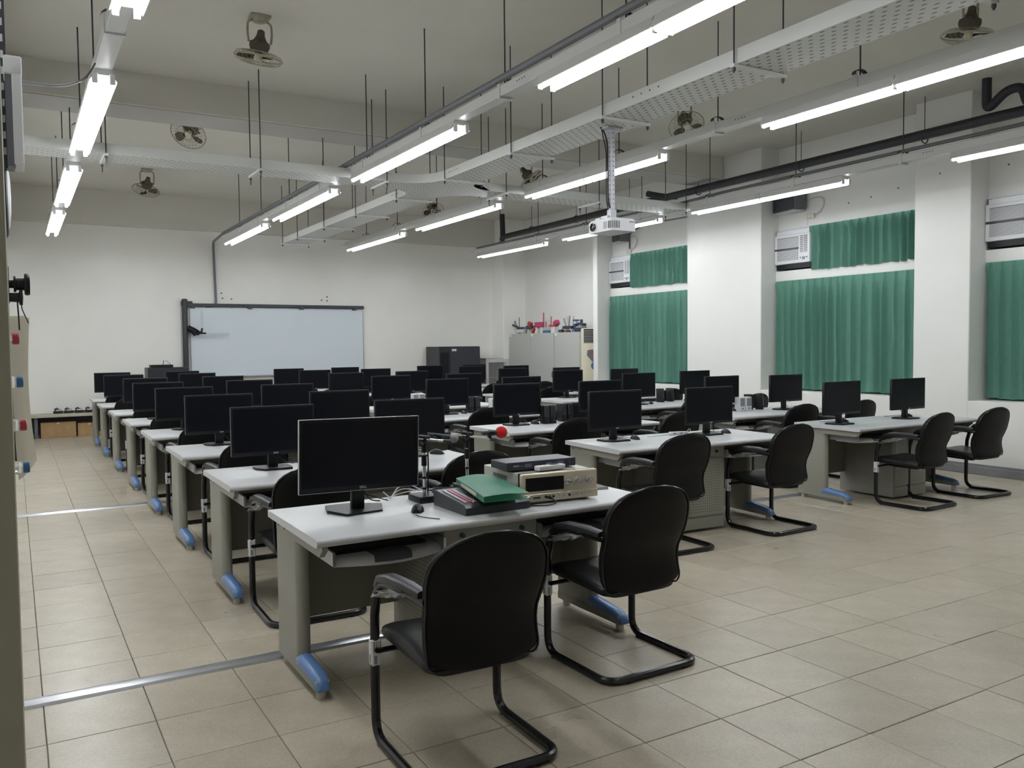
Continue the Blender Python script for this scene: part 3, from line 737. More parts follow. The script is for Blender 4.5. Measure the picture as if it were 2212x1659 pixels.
# ================================================================ CEILING FANS
def make_fan():
    f = thing('ceiling_fan', (0, 0, 0), '', 'fan')
    b = B(); b.box(-.085, -.075, -.022, .085, .075, 0, bev=.008, seg=2); b.lathe([(.07, -.022), (.05, -.05), (.02, -.055)], 14); b.build('mount_plate', fan_m, f)
    b = B()
    for s in (-1, 1): b.tube(fillet([(s*.03, 0, -.03), (s*.10, 0, -.05), (s*.105, 0, -.15), (s*.095, 0, -.225)], .03), [.010]*20 if False else .010, 8)
    b.build('yoke', fan_m, f)
    b = B(); b.lathe([(.012, .11), (.03, .10), (.035, .06), (.055, .02), (.085, 0), (.088, -.03), (.075, -.065), (.05, -.075), (.03, -.08)], 18)
    b.cyl((-.105, 0, 0), (.105, 0, 0), .012, n=8)
    h = b.build('motor', fandark_m, f); h.location = (0, 0, -.225)
    b = B(); Rr = .205
    ring = lambda r, z, t: b.tube([(r*math.cos(2*math.pi*k/36), r*math.sin(2*math.pi*k/36), z) for k in range(36)], t, 5, closed=True)
    ring(Rr, -.125, .006); ring(.06, -.078, .003); ring(.14, -.083, .002); ring(.055, -.172, .003); ring(.135, -.170, .002)
    for k in range(28):
        a = 2*math.pi*k/28; cs, sn = math.cos(a), math.sin(a)
        b.tube([(r*cs, r*sn, z) for r, z in [(.055, -.078), (.15, -.082), (.188, -.095), (Rr, -.125), (.188, -.153), (.15, -.168), (.05, -.173)]], .0016, 4, cap=False)
    b.build('guard', fan_m, h)
    b = B(); b.lathe([(.001, -.150), (.035, -.148), (.042, -.125), (.035, -.1), (.001, -.098)], 14); b.build('hub', offwhite_m, h)
    for k in range(3):
        b = B(); a0 = 2*math.pi*k/3
        def bl(u, v):
            r = .035+.145*u; wd = (.35+1.0*math.sin(math.pi*min(u*.8+.12, 1)))*.52; a = a0+wd*(v-.5)*2*.62
            return (r*math.cos(a), r*math.sin(a), -.125+.032*(v-.5))
        b.grid(bl, 8, 6); bmesh.ops.solidify(b.bm, geom=b.bm.faces[:], thickness=.0025); b.build('blade', fandark_m, h)
    return Proto(f)
fan = make_fan()
FANS = [(1.93, 7.48, 10, -8, 60), (1.93, 10.72, -34, 30, 0), (1.93, 14.6, 38, 0, 10), (6.88, 4.12, 8, -6, 30), (6.88, 7.55, 20, 30, 100), (6.88, 11.1, 30, 25, 200), (6.88, 14.5, 32, 18, 150)]
FL = ['left ceiling fan nearest the camera, level brown caged fan', 'left ceiling fan half hidden by the ceiling beam, tilted cage', 'left ceiling fan farthest back, cage facing the room', 'right ceiling fan nearest the camera at the top right corner', 'right ceiling fan tilted behind the cable tray, second from the camera', 'right ceiling fan between tray and lamps, third from the camera', 'right ceiling fan farthest back, small and tilted']
for (x, y, tx, ty, rz), lab in zip(FANS, FL):
    o = fan((x, y, ZC), R(rz*0), lab, 'caged ceiling fans')
    for ch in o.children:
        if ch.name.startswith('motor'): ch.rotation_euler = (R(tx), R(ty), R(rz))

# ================================================================ PIPES along the right wall
t = thing('drain_pipe', (9.3, 9, 3.93), 'black drain pipe running high along the window wall with a bent trap', 'pipe')
b = B(); b.tube(fillet([(0, -6.2, .03), (0, -3.75, .045), (0, 6.99, -.02), (0, 7.02, .48)], .05), .058, 12); b.build('main_run', pipe_m, t)
b = B(); b.lathe([(.058, .0), (.062, -.02), (.05, -.09), (.004, -.17)], 12, (0, 7.02, -.03)); b.build('end_cap', pipe_m, t)
b = B(); b.tube(fillet([(-.02, -3.64, .48), (-.02, -3.64, .13), (-.02, -3.86, .30), (-.02, -4.02, .30), (-.02, -4.08, .10), (0, -4.2, .04)], .10, 6), .050, 12); b.build('trap', pipe_m, t)
b = B(); b.tube(fillet([(-.1, 2.0, .12), (0, 1.7, .03), (0, 1.4, -.01)], .1), .05, 10); b.build('branch', pipe_m, t)
for y in (-2.9, -1.1, .9, 2.6, 4.2, 5.8):
    b = B(); b.tube([(.064*math.sin(2*math.pi*k/14), y, .064*math.cos(2*math.pi*k/14)) for k in range(14)], .008, 5, closed=True); b.cyl((0, y, .06), (0, y, .48), .005, n=6); b.build('hanger', rod_m, t)

# ================================================================ RIGHT WALL FITTINGS
def curtain(y0, y1, z0, z1, x, label, pleats, seed, cat='curtain'):
    rnd = random.Random(seed); N = pleats*14
    ph = [rnd.uniform(-.25, .25) for _ in range(pleats+2)]; am = [rnd.uniform(.75, 1.25) for _ in range(pleats+2)]
    def fn(u, v):
        s = u*pleats; k = int(min(s, pleats-1)); f = s-k
        a = am[k]*(1-f)+am[k+1]*f; d = ph[k]*(1-f)+ph[k+1]*f
        h = 1-v                       # 0 at the bottom
        depth = .022+.030*min(1, (v)/.25)
        if v < .09: sh = math.exp(-((f-.5)/.09)**2)*.9-.2      # pinch pleats in the heading
        else: q_ = math.cos(2*math.pi*(f-.5+d*.5*v)); sh = (1-2*abs(math.sin(math.pi*(f-.5+d*.4*v)))**.8)*.95+.12*math.cos(4*math.pi*(f+d))
        tw = .03*d*v
        yy = y1-(y1-y0)*u+tw
        yy = min(max(yy, y0), y1)
        return (x-depth*a*sh, yy, z1-(z1-z0)*v+.006*math.sin(s*2.1)*v)
    t = B(); t.grid(fn, N, 22)
    bmesh.ops.solidify(t.bm, geom=t.bm.faces[:], thickness=.002)
    o = t.build('curtain', curtain_m, ang=70); tag(o, label, cat, 'green pleated curtains'); return o
WN = ['far window', 'middle window', 'near window']
for i, (y0, y1) in enumerate(BAYS):
    ym = y0+(y1-y0)*.52
    curtain(ym-.03, y1-.03, .868, 2.445, 9.80, 'long green pleated curtain covering the left half of the %s' % WN[i], 9, 10+i)
    curtain(y0+.03, ym+.03, .868, 2.445, 9.79, 'long green pleated curtain covering the right half of the %s' % WN[i], 8, 20+i)
    curtain(y0+.03, y1-.64, 2.575, 3.195, 9.80, 'short green pleated curtain above the long ones at the %s, beside the air conditioner' % WN[i], 14, 30+i)
def make_ac():
    a = thing('air_conditioner', (0, 0, 0), '', 'air conditioner')
    W, H = .64, .43                   # origin at lower far corner; the unit runs towards -Y
    b = B(); b.box(0, -W, .07, .35, 0, .07+H, bev=.018, seg=2); b.box(.02, -W+.02, .5, .3, -.03, .56); b.build('housing', white_m, a)
    b = B(); b.box(.03, -W, 0, .3, -.02, .07); b.build('gap_filler', black_m, a)
    b = B(); b.box(.05, -.035, .49, .3, -.005, .57); b.build('gap_filler', black_m, a)
    g = B(); g.box(-.003, -.44, .12, .002, -.055, .455, mi=0)
    for k in range(24): 
        if k in (11, 12): continue
        g.box(-.008, -.44, .125+k*.0135, -.003, -.055, .1305+k*.0135, mi=1)
    g.build('intake_grille', [grille_m, white_m], a)
    b = B(); b.box(-.010, -.45, .272, -.002, -.015, .300); b.build('stripe', frame_m, a)
    g = B(); g.box(-.003, -.60, .22, .002, -.475, .46, mi=0)
    for k in range(9): g.box(-.009, -.60, .228+k*.026, -.003, -.475, .238+k*.026, mi=1)
    g.box(-.009, -.545, .22, -.004, -.535, .46, mi=1)
    g.build('louver', [grille_m, white_m], a)
    b = B(); b.box(-.004, -.61, .105, .002, -.47, .165, mi=0); 
    for yy in (-.485, -.595): b.cyl((-.004, yy, .145), (-.012, yy, .145), .009, n=10, mi=1)
    b.box(-.006, -.565, .115, -.003, -.515, .155, mi=2); b.build('control_panel', [white_m, grey_m, grille_m], a)
    return Proto(a)
ac = make_ac()
for (y0, y1), nm in zip(BAYS, WN): ac((9.80, y1-.01, 2.62), 0, 'white window air conditioner set high in the %s opening' % nm, 'window air conditioners')
def wall_speaker(loc, w, h, d, label, rot):
    s = thing('wall_speaker', loc, label, 'speaker', rot[2])
    b = B(); b.box(0, -w/2, 0, d, w/2, h, bev=.006); b.build('cabinet', conduit_m, s)
    b = B(); b.box(-.012, -w/2+.012, .015, .002, w/2-.012, h-.01, bev=.004); b.build('grille', frame_m, s)
    b = B(); b.box(-.01, -w/2, -.012, d*.8, w/2, 0); b.build('shelf_bracket', track_m, s); return s
wall_speaker((9.70, 8.55, 3.44), .50, .34, .2, 'large dark wall speaker above the middle window, behind the lamp', (0, 0, R(-12)))
wall_speaker((9.70, 12.5, 3.44), .30, .22, .2, 'small dark wall speaker above the far window, behind the projector', (0, 0, R(-10)))
def outlet(loc, label):
    s = thing('wall_socket', loc, label, 'socket')
    b = B(); b.box(-.03, -.07, 0, 0, .07, .075, bev=.006); b.build('cover', offwhite_m, s)
    b = B(); b.box(-.034, -.06, .015, -.03, -.025, .06); b.box(-.034, -.01, .015, -.03, .04, .06); b.build('socket_plate', white_m, s)
    b = B(); b.tube(fillet([(-.01, -.07, .05), (-.02, -.20, .10), (-.02, -.24, .26), (-.01, -.10, .30), (-.01, .1, .26), (-.03, .28, .20)], .08), .009, 8); b.build('conduit', track_m, s)
    b = B(); b.tube(fillet([(-.02, .05, 0), (-.015, .06, -.08), (-.012, .05, -.16)], .05), .003, 5); b.build('cable', cable_w_m, s)
outlet((XR, 8.22, 3.31), 'pale wall socket with curved conduit above the middle window')
outlet((XR, 12.35, 3.23), 'pale wall socket above the far window curtain')
b = B(); b.tube(fillet([(XR-.02, 12.33, 3.31), (XR-.02, 12.33, 3.60), (XR-.02, 11.9, 3.70), (XR-.02, 10.42, 3.68), (9.5, 10.41, 3.70)], .1), .013, 8)
tag(b.build('wall_conduit', conduit_m), 'thin grey conduit above the far window curving down to a socket', 'conduit')

# ================================================================ BACK OF THE ROOM
wbd = thing('whiteboard', (4.70, YB, 1.0), 'large interactive whiteboard with dark top rail on the back wall', 'whiteboard')
b = B(); b.box(-1.74, -.03, 0, 1.74, -.004, 1.32); b.build('panel', board_m, wbd)
b = B(); b.box(-1.75, -.045, -.02, 1.75, -.004, .0); b.box(-1.75, -.04, 1.32, 1.75, -.004, 1.335); b.box(1.74, -.04, 0, 1.755, -.004, 1.32); b.box(-1.755, -.04, 0, -1.74, -.004, 1.32); b.build('frame', alu_m, wbd)
b = B(); b.box(-1.72, -.10, -.022, 1.72, -.03, -.012); b.build('pen_tray', alu_m, wbd)
b = B(); b.box(-1.80, -.085, 1.345, 1.755, -.02, 1.41, bev=.006)
for x in (-1.70, -.62, .42, 1.55): b.box(x-.04, -.09, 1.315, x+.04, -.02, 1.35)
b.build('top_rail', frame_m, wbd)
b = B(); b.cyl((-1.85, -.075, -.25), (-1.85, -.075, 1.47), .052, n=14); b.lathe([(.052, 1.47), (.045, 1.49), (.001, 1.495)], 14, (-1.85, -.075, 0)); b.box(-1.91, -.06, 1.36, -1.70, -.01, 1.45, bev=.008); b.build('sensor_pole', frame_m, wbd)
b = B(); b.box(-1.92, -.03, -.2, -1.88, -.002, 1.36); b.build('wall_channel', track_m, wbd)
b = B(); b.tube([(-1.80, -.09, .93), (-1.73, -.12, .90), (-1.66, -.16, .83)], [.06, .055, .075], 10); b.tube([(-1.66, -.16, .83), (-1.58, -.17, .85)], [.045, .02], 8); b.tube([(-1.58, -.17, .82), (-1.56, -.17, .93)], .018, 6); b.tube([(-1.58, -.17, .835), (-1.49, -.17, .83)], .016, 6); b.build('arm', black_m, wbd)
b = B(); b.box(-1.575, -.175, .92, -1.535, -.17, 1.28); b.box(-1.50, -.175, .805, -1.05, -.17, .845); b.build('ruler', glass_m, wbd, label='clear plastic rulers')
b = B(); b.box(-.075, -.06, 0, .075, 0, .035, bev=.004, mi=0); b.box(-.075, -.06, -.012, .075, 0, 0, mi=1)
e = b.build('eraser', [offwhite_m, grey_m]); e.location = (5.05, YB-.035, .991); tag(e, 'pale whiteboard eraser lying on the pen tray', 'eraser')
# server rack
rk = thing('server_rack', (8.39, 16.62, 0), 'tall black server rack cabinet against the back wall', 'cabinet')
b = B(); b.box(-.50, -.27, .03, .50, .40, 1.53, bev=.01); b.build('body', rackside_m, rk)
b = B(); b.box(-.235, -.285, .06, .495, -.268, 1.515, bev=.004); b.build('door', frame_m, rk)
b = B(); b.box(-.47, -.277, .2, -.27, -.268, 1.40); b.build('side_vent', black_m, rk)
b = B(); b.box(-.20, -.288, 1.43, -.09, -.284, 1.475); b.build('label_plate', white_m, rk)
# small glass cabinet
gc = thing('glass_cabinet', (9.46, 16.75, 0), 'low grey glass fronted cabinet between the black rack and steel cupboards', 'cabinet')
b = B()
b.box(-.30, -.17, 0, -.285, .2, 1.25); b.box(.285, -.17, 0, .30, .2, 1.25); b.box(-.3, -.17, 1.235, .3, .2, 1.25); b.box(-.3, .19, 0, .3, .2, 1.25); b.box(-.3, -.17, 0, .3, .2, .06)
b.build('carcass', cab_m, gc)
b = B(); b.box(-.3, -.19, .06, -.235, -.172, 1.235); b.box(.235, -.19, .06, .3, -.172, 1.235); b.box(-.235, -.19, 1.16, .235, -.172, 1.235); b.box(-.235, -.19, .06, .235, -.172, .12); fr = b.build('door', track_m, gc)
b = B(); b.box(-.235, -.183, .12, .235, -.179, 1.16); b.build('pane', glass_m, fr)
for z in (.45, .80): b = B(); b.box(-.285, -.16, z, .285, .19, z+.015); b.build('shelf', track_m, gc)
b = B(); b.box(-.19, -.195, 1.175, -.09, -.19, 1.21); b.build('label_plate', white_m, gc)
# steel cupboards
def make_cupboard():
    c = thing('steel_cupboard', (0, 0, 0), '', 'cupboard')
    b = B(); b.box(0, -.46, .04, .42, .46, 1.80, bev=.005); b.box(.02, -.44, 0, .40, .44, .05); b.build('carcass', cab_m, c)
    b = B(); b.box(-.014, -.452, .06, .002, .452, 1.785, bev=.004); d = b.build('door', cab_m, c)
    b = B(); b.box(-.020, -.40, .86, -.013, -.37, .98, bev=.003); b.build('handle', grey_m, d)
    b = B(); b.box(-.016, .34, 1.735, -.0145, .445, 1.79); b.build('label_plate', white_m, c)
    return Proto(c)
cup = make_cupboard()
for y, l in ((16.08, 'farthest of the three, in the corner'), (15.15, 'middle of the three'), (14.22, 'nearest of the three, beside the floor air conditioner')):
    cup((9.765, y, 0), 0, 'tall grey steel cupboard, '+l, 'grey steel cupboards')
# toy robot models on the cupboards
def robot(loc, label, bits, rz=0):
    t = thing('robot_model', loc, label, 'model', rz, 'toy robot models on the cupboards')
    groups = {}
    for (nm, m, x0, y0, z0, x1, y1, z1, *rot) in bits: groups.setdefault((nm, m.name), []).append((x0, y0, z0, x1, y1, z1, rot[0] if rot else None))
    for (nm, mn), L in groups.items():
        b = B()
        for x0, y0, z0, x1, y1, z1, rot in L: b.box(x0, y0, z0, x1, y1, z1, bev=.004, rot=rot)
        b.build(nm, MATS[mn], t)
ZT = 1.80
robot((9.86, 16.15, ZT), 'grey spider like toy robot with raised claw, leftmost on the cupboards', [('leg', bgrey_m, -.02, -.20, 0, .02, -.16, .16, (R(25), 0, 0)), ('leg', bgrey_m, -.02, .10, 0, .02, .14, .16, (R(-25), 0, 0)), ('body', bwhite_m, -.07, -.16, .02, .07, .13, .10), ('body', bdark_m, -.05, -.1, .1, .05, .14, .15), ('claw', bdark_m, -.02, .18, .16, .02, .40, .20, (R(15), 0, 0)), ('claw', bgrey_m, -.02, .26, .18, .02, .30, .30, (R(-30), 0, 0)), ('mast', bdark_m, -.008, .1, .15, .008, .116, .37)])
robot((9.86, 15.75, ZT), 'red and dark toy robot beside the spider robot', [('leg', brick_m, -.03, -.12, 0, .03, -.07, .14, (R(35), 0, 0)), ('body', bdark_m, -.06, -.1, .10, .06, .12, .17), ('head', brick_m, -.04, -.02, .17, .04, .1, .25, (R(20), 0, 0)), ('tail', bblue_m, -.03, .08, .12, .03, .3, .16, (R(-15), 0, 0)), ('leg', bwhite_m, -.04, .05, 0, .04, .1, .12)])
robot((9.86, 15.38, ZT), 'magenta and white toy robot with a tall brown mast', [('leg', bwhite_m, -.04, -.14, 0, .04, -.05, .13), ('leg', bwhite_m, -.04, .07, 0, .04, .14, .13), ('body', mag_m, -.06, -.16, .13, .06, .14, .24), ('mast', brick_m, -.01, -.15, .2, .01, -.125, .44)])
robot((9.86, 15.10, ZT), 'white frame on a blue block, between the two masted toy robots', [('base', bblue_m, -.05, -.11, 0, .05, .11, .055), ('frame', bwhite_m, -.01, -.10, .055, .01, -.085, .28), ('frame', bwhite_m, -.01, .085, .055, .01, .10, .28), ('frame', bwhite_m, -.01, -.1, .265, .01, .1, .28)])
robot((9.86, 14.85, ZT), 'magenta topped toy robot leaning right with a brown pole', [('leg', bwhite_m, -.04, -.09, 0, .04, .06, .13), ('body', mag_m, -.05, -.16, .15, .05, -.04, .25, (R(-30), 0, 0)), ('body', brick_m, -.05, -.08, .13, .05, .12, .17), ('pole', brick_m, -.01, .09, .02, .01, .11, .35)])
robot((9.86, 14.58, ZT), 'tiny dark toy vehicle low on the cupboards', [('body', bdark_m, -.04, -.07, 0, .04, .05, .06), ('arm', bgrey_m, -.01, -.1, .05, .01, .04, .075, (R(-35), 0, 0))])
robot((9.86, 14.30, ZT), 'grey white toy robot with long crossed legs, right of centre', [('leg', bwhite_m, -.015, -.16, 0, .015, -.13, .33, (R(14), 0, 0)), ('leg', bwhite_m, -.015, .02, .03, .015, .05, .33, (R(-14), 0, 0)), ('leg', bgrey_m, -.015, -.04, .08, .015, -.01, .34, (R(6), 0, 0)), ('leg', bgrey_m, -.015, .10, .05, .015, .13, .30, (R(-24), 0, 0)), ('body', bdark_m, -.06, -.18, .07, .06, .14, .13), ('foot', bdark_m, -.05, -.1, 0, .05, .02, .04), ('foot', brick_m, -.05, .03, 0, .05, .1, .05)])
robot((9.86, 14.03, ZT), 'blue stacked toy robot next to the tracked one', [('body', bblue_m, -.05, -.06, .02, .05, .05, .07), ('body', bdark_m, -.04, -.04, .09, .04, .04, .17), ('head', bblue_m, -.05, -.05, .22, .05, .05, .255), ('foot', bwhite_m, -.03, -.03, 0, .03, .03, .02), ('foot', bwhite_m, -.02, -.02, .06, .02, .02, .22)])
robot((9.86, 13.85, ZT), 'dark tracked toy tank robot, rightmost on the cupboards', [('track', bdark_m, -.09, -.12, 0, .09, .12, .08), ('body', bgrey_m, -.06, -.1, .08, .06, .1, .12), ('turret', bdark_m, -.05, -.11, .13, .05, .08, .18, (R(8), 0, 0)), ('turret', bdark_m, -.02, -.03, .18, .02, .02, .25)])
# floor standing air conditioner
fa = thing('floor_air_conditioner', (9.90, 13.48, 0), 'tall cream floor standing air conditioner beside the grey cupboards', 'air conditioner', R(-33))
b = B(); b.box(-.25, 0, 0, .25, .26, 1.87, bev=.02, seg=2); b.build('body', offwhite_m, fa)
b = B(); b.box(-.20, -.004, 1.57, .21, .004, 1.85, mi=0)
for k in range(9): b.box(-.20, -.014, 1.578+k*.03, .21, -.002, 1.585+k*.03, mi=1)
b.build('outlet_grille', [black_m, track_m], fa)
b = B(); b.prism([(-.13, 1.43), (-.14, 1.33), (-.02, 1.19), (.02, 1.19), (.14, 1.33), (.13, 1.43), (.05, 1.445), (-.05, 1.445)], -.012, .002, 'y'); b.build('control_panel', conduit_m, fa)
b = B(); b.box(-.06, -.016, 1.36, .06, -.011, 1.41, bev=.004); b.build('display', brick_m, fa)
b = B(); b.prism([(.05*math.cos(2*math.pi*k/12)-.01, 1.12+.07*math.sin(2*math.pi*k/12)) for k in range(12)], -.003, .001, 'y'); b.build('sticker', MATS['toy_blue'], fa)
b = B()
for k in range(8): b.box(-.19, -.006, .55+k*.035, .2, .002, .557+k*.035)
b.build('intake_slot', grey_m, fa)
# low bench with boxes underneath, at the left end of the back wall
lb = thing('low_bench', (.75, 16.85, 0), 'low pale bench along the back wall by the left aisle', 'bench')
b = B(); b.box(-.78, -.22, .365, .72, .24, .41, bev=.004); b.build('top', wood_m, lb)
for x in (-.42, .70):
    b = B(); b.box(x-.05, -.16, 0, x+.0, .2, .365); b.build('leg', conduit_m, lb)
b = B(); b.box(-.74, .19, .05, .70, .22, .365); b.build('back_panel', grey_m, lb)
for (x0, x1, h, l) in [(.375, .925, .27, 'long cardboard box under the low bench, left one'), (.95, 1.33, .235, 'shorter cardboard box under the low bench, right one')]:
    bx = thing('cardboard_box', ((x0+x1)/2, 16.88, 0), l, 'box', 0, 'boxes under the low bench')
    b = B(); b.box(-(x1-x0)/2, -.14, 0, (x1-x0)/2, .14, h, bev=.003); b.build('carton', card_m, bx)
    b = B(); b.box(-.03, -.1415, h-.03, .02, -.139, h-.01); b.build('tape_scrap', white_m, bx)
for k in range(5):
    u = thing('charger_unit', (.66+.165*k, 16.93, .41), 'small black box with a dark plug on the low bench, %s from left' % ORD[k], 'device', 0, 'row of small black units on the low bench')
    b = B(); b.box(-.078, -.05, 0, .078, .05, .045, bev=.003); b.build('case', rackside_m, u)
    b = B(); b.tube([(-.04, 0, .045), (-.05, 0, .075), (-.02, .0, .088), (.01, 0, .07)], [.012, .02, .022, .010], 8); b.build('plug', grey_m, u)
    b = B(); b.tube(fillet([(.01, 0, .07), (.03, 0, .085), (.05, 0, .05)], .02), .004, 5); b.build('cable', grey_m, u)
# black cabinet stack next to the pole: seen as a receiver box on top of the farthest monitor row
rc = thing('receiver_box', (2.42, 16.55, 0), 'dark equipment cabinet with an antenna box on top, by the whiteboard pole', 'cabinet')
b = B(); b.box(-.34, -.2, 0, .36, .25, 1.20, bev=.006); b.build('cabinet', rackside_m, rc)
b = B(); b.box(-.28, -.15, 1.20, .10, .1, 1.25, bev=.004); b.build('router', black_m, rc)
b = B(); b.cyl((-.05, 0, 1.25), (-.04, 0, 1.33), .006, n=6); b.cyl((.0, 0, 1.33), (.08, 0, 1.25), .004, n=6); b.build('antenna', black_m, rc)

# ================================================================ FLOOR TRUNKING
def trunking(x0, x1, y, label):
    b = B(); b.prism([(-.05, 0), (-.042, .010), (-.02, .016), (.02, .016), (.042, .010), (.05, 0)], x0, x1, 'x')
    o = b.build('floor_trunking', alu_m); o.location = (0, y, .0004); tag(o, label, 'cable cover', 'aluminium floor trunking strips'); return o
trunking(-.045, 1.68, 4.16, 'aluminium floor trunking strip crossing the left aisle to the nearest desk')
trunking(-.045, 1.68, 8.985, 'aluminium floor trunking strip crossing the left aisle farther back, at the fourth desk')
trunking(5.74, 7.28, 5.775, 'aluminium floor trunking strip between the middle and right desk blocks')

# ================================================================ THINGS ON THE NEAREST DESK
# amplifier
am = thing('amplifier', (2.145, 3.525, DT), 'champagne coloured stereo amplifier with dark display on the nearest desk', 'amplifier', R(-4))
b = B(); b.box(.005, .03, .018, .435, .46, .150, bev=.004); b.build('case', goldside_m, am)
b = B(); b.box(0, 0, .012, .44, .034, .155, bev=.010, seg=3); fp = b.build('front_panel', gold_m, am)
b = B(); b.box(0, .032, .014, .44, .044, .154); b.build('panel_gap', black_m, fp)
b = B(); b.box(-.0, -.004, .012, .44, .002, .052, bev=.003); b.build('lower_flap', gold_m, fp)
b = B(); b.box(.02, -.002, .066, .238, .003, .134); b.build('display', smoke_m, fp)
for x, r in ((.258, .011), (.318, .0205), (.386, .0205)):
    b = B(); b.lathe([(r+.003, .001), (r+.003, -.003), (r, -.004), (r*.92, -.018), (r*.7, -.020), (.001, -.020)], 20, (x, 0, .103), 'y')
    if r > .015: b.box(x-.003, -.026, .103-r*.8, x+.003, -.016, .103+r*.8, bev=.001, rot=(0, R(40), 0))
    b.build('knob', knob_m, fp)
for x in (.238, .28): b = B(); b.cyl((x, .001, .098), (x, -.003, .098), .0035, n=10); b.build('button', black_m, fp)
for k, x in enumerate([.155, .175, .215, .24, .268, .295, .318, .342, .366, .39]):
    b = B(); b.lathe([(.0062, -.003), (.0062, -.008), (.004, -.0085), (.001, -.0085)], 10, (x, 0, .034), 'y'); b.build('jack', black_m if k in (0, 1, 4) else knob_m, fp)
b = B(); b.box(.02, -.012, .022, .042, -.003, .045, bev=.002); b.build('power_button', knob_m, fp)
b = B(); b.box(.06, -.006, .030, .10, -.003, .038); b.build('slot', frame_m, fp)
b = B(); b.cyl((.128, -.004, .036), (.150, -.035, .030), .007, .006, n=10); b.tube(fillet([(.15, -.035, .03), (.165, -.06, .01), (.11, -.075, .005), (.03, -.04, .005), (-.03, .02, .005)], .04), .0035, 6); b.build('plug', black_m, fp)
b = B()
for zz in (.055, .10):
    for k in range(14): b.box(.0035, .18+k*.012, zz, .0055, .186+k*.012, zz+.026)
b.build('side_vent', grey_m, am)
b = B()
for x, y in ((.05, .06), (.39, .06), (.05, .40), (.39, .40)): b.lathe([(.022, 0), (.024, .006), (.022, .018)], 12, (x, y, 0))
b.build('foot', gold_m, am)
# receiver
rv = thing('wireless_receiver', (2.128, 3.648, DT+.155), 'flat black wireless microphone receiver on top of the amplifier', 'receiver', R(-1.5))
b = B(); b.box(0, 0, .004, .415, .17, .045, bev=.003); b.build('case', frame_m, rv)
b = B(); b.box(.0, -.006, .003, .415, .0, .046, bev=.002); fp = b.build('front_panel', navy_m, rv)
b = B(); b.box(.105, -.0075, .016, .145, -.0055, .034); b.box(.30, -.0075, .016, .34, -.0055, .034); b.build('display', conduit_m, fp)
lm = text_mesh('MIPRO', .0125, logo_m)
for x in (.055, .25): add_mesh('lettering', lm, fp, (x, -.0065, .025), (R(90), 0, 0))
b = B(); b.box(.078, -.0066, .0235, .10, -.0058, .0265); b.box(.273, -.0066, .0235, .295, -.0058, .0265); b.build('print', print_m, fp)
b = B(); b.cyl((.375, -.006, .028), (.375, -.0095, .028), .005, n=10); b.build('power_button', redcap_m, fp)
b = B(); b.box(.03, .02, 0, .06, .05, .004); b.box(.35, .02, 0, .38, .05, .004); b.box(.03, .13, 0, .06, .16, .004); b.box(.35, .13, 0, .38, .16, .004); b.build('foot', black_m, rv)
# remote
rm = thing('remote_control', (2.36, 3.60, DT+.155), 'white remote control lying on the amplifier front edge', 'remote', R(4))
b = B(); b.box(-.085, -.024, 0, .085, .024, .024, bev=.006, seg=2); b.build('case', white_m, rm)
b = B(); b.box(.0, -.016, .0238, .05, .016, .0252); b.build('display', navy_m, rm)
b = B(); b.cyl((-.03, 0, .024), (-.03, 0, .0255), .009, n=12); b.cyl((-.055, .006, .024), (-.055, .006, .0255), .006, n=10); b.build('button', offwhite_m, rm)
# mixer and folder
mx = thing('audio_mixer', (1.795, 3.455, DT), 'black audio mixer with red lit sliders under the green folder', 'mixer', R(1))
b = B(); b.prism([(0, .004), (.02, 0), (.33, 0), (.34, .01), (.34, .075), (.31, .078), (.02, .048), (0, .035)], 0, .355, 'x'); b.build('case', frame_m, mx)
sl = math.atan2(.03, .29)
def onm(x, y): return (x, y, .048+(y-.02)*(.03/.29)+.001)
b = B()
for x, m_ in ((.03, 0), (.055, 1), (.078, 0)):
    b.box(x-.008, .05, .0, x+.008, .28, .003, mi=m_)
for v in b.bm.verts: v.co.z += onm(0, v.co.y)[2]
b.build('slider_strip', [bgrey_m, mag_m], mx)
b = B()
for x, y in ((.07, .055), (.082, .06), (.062, .062)): b.sphere(onm(x, y), .003, 6)
b.build('indicator', led_m, mx)
b = B()
for x in (.11, .16, .21, .26, .31):
    for y in (.06, .12, .2): b.cyl(onm(x, y), (x, y, onm(x, y)[2]+.012), .006, .005, n=8)
b.build('knob', grey_m, mx)
fo = thing('green_folder', (1.905, 3.395, DT+.072), 'glossy green folder lying on the black mixer', 'folder', R(0))
b = B()
A0, A1, A2, A3 = Vector((-.068, -.038, .0)), Vector((.165, -.060, .012)), Vector((.235, .40, .018)), Vector((.040, .455, .012))
def fold(z0, bend):
    def fn(u, v):
        p = (A0*(1-u)+A1*u)*(1-v)+(A3*(1-u)+A2*u)*v
        return p+Vector((0, 0, z0+bend*math.sin(math.pi*u)*(.4+.6*v)-.012*u*(1-v)))
    return fn
b.grid(fold(.030, .012), 10, 10); bmesh.ops.solidify(b.bm, geom=b.bm.faces[:], thickness=.0015); b.build('cover', green_m, fo)
b = B(); b.grid(fold(.002, .002), 8, 8); bmesh.ops.solidify(b.bm, geom=b.bm.faces[:], thickness=.0015); b.build('cover', green_m, fo)
b = B(); b.grid(lambda u, v: (A0*(1-u)+A3*u)+Vector((0, 0, .002+.028*v)), 6, 2); bmesh.ops.solidify(b.bm, geom=b.bm.faces[:], thickness=.0015); b.build('spine', green_m, fo)
b = B(); b.grid(lambda u, v: (A0*(1-(.25+.55*u))+A3*(.25+.55*u))+Vector((-.001, -.0002, .008+.017*v)), 4, 1); b.build('spine_label', paper_m, fo)
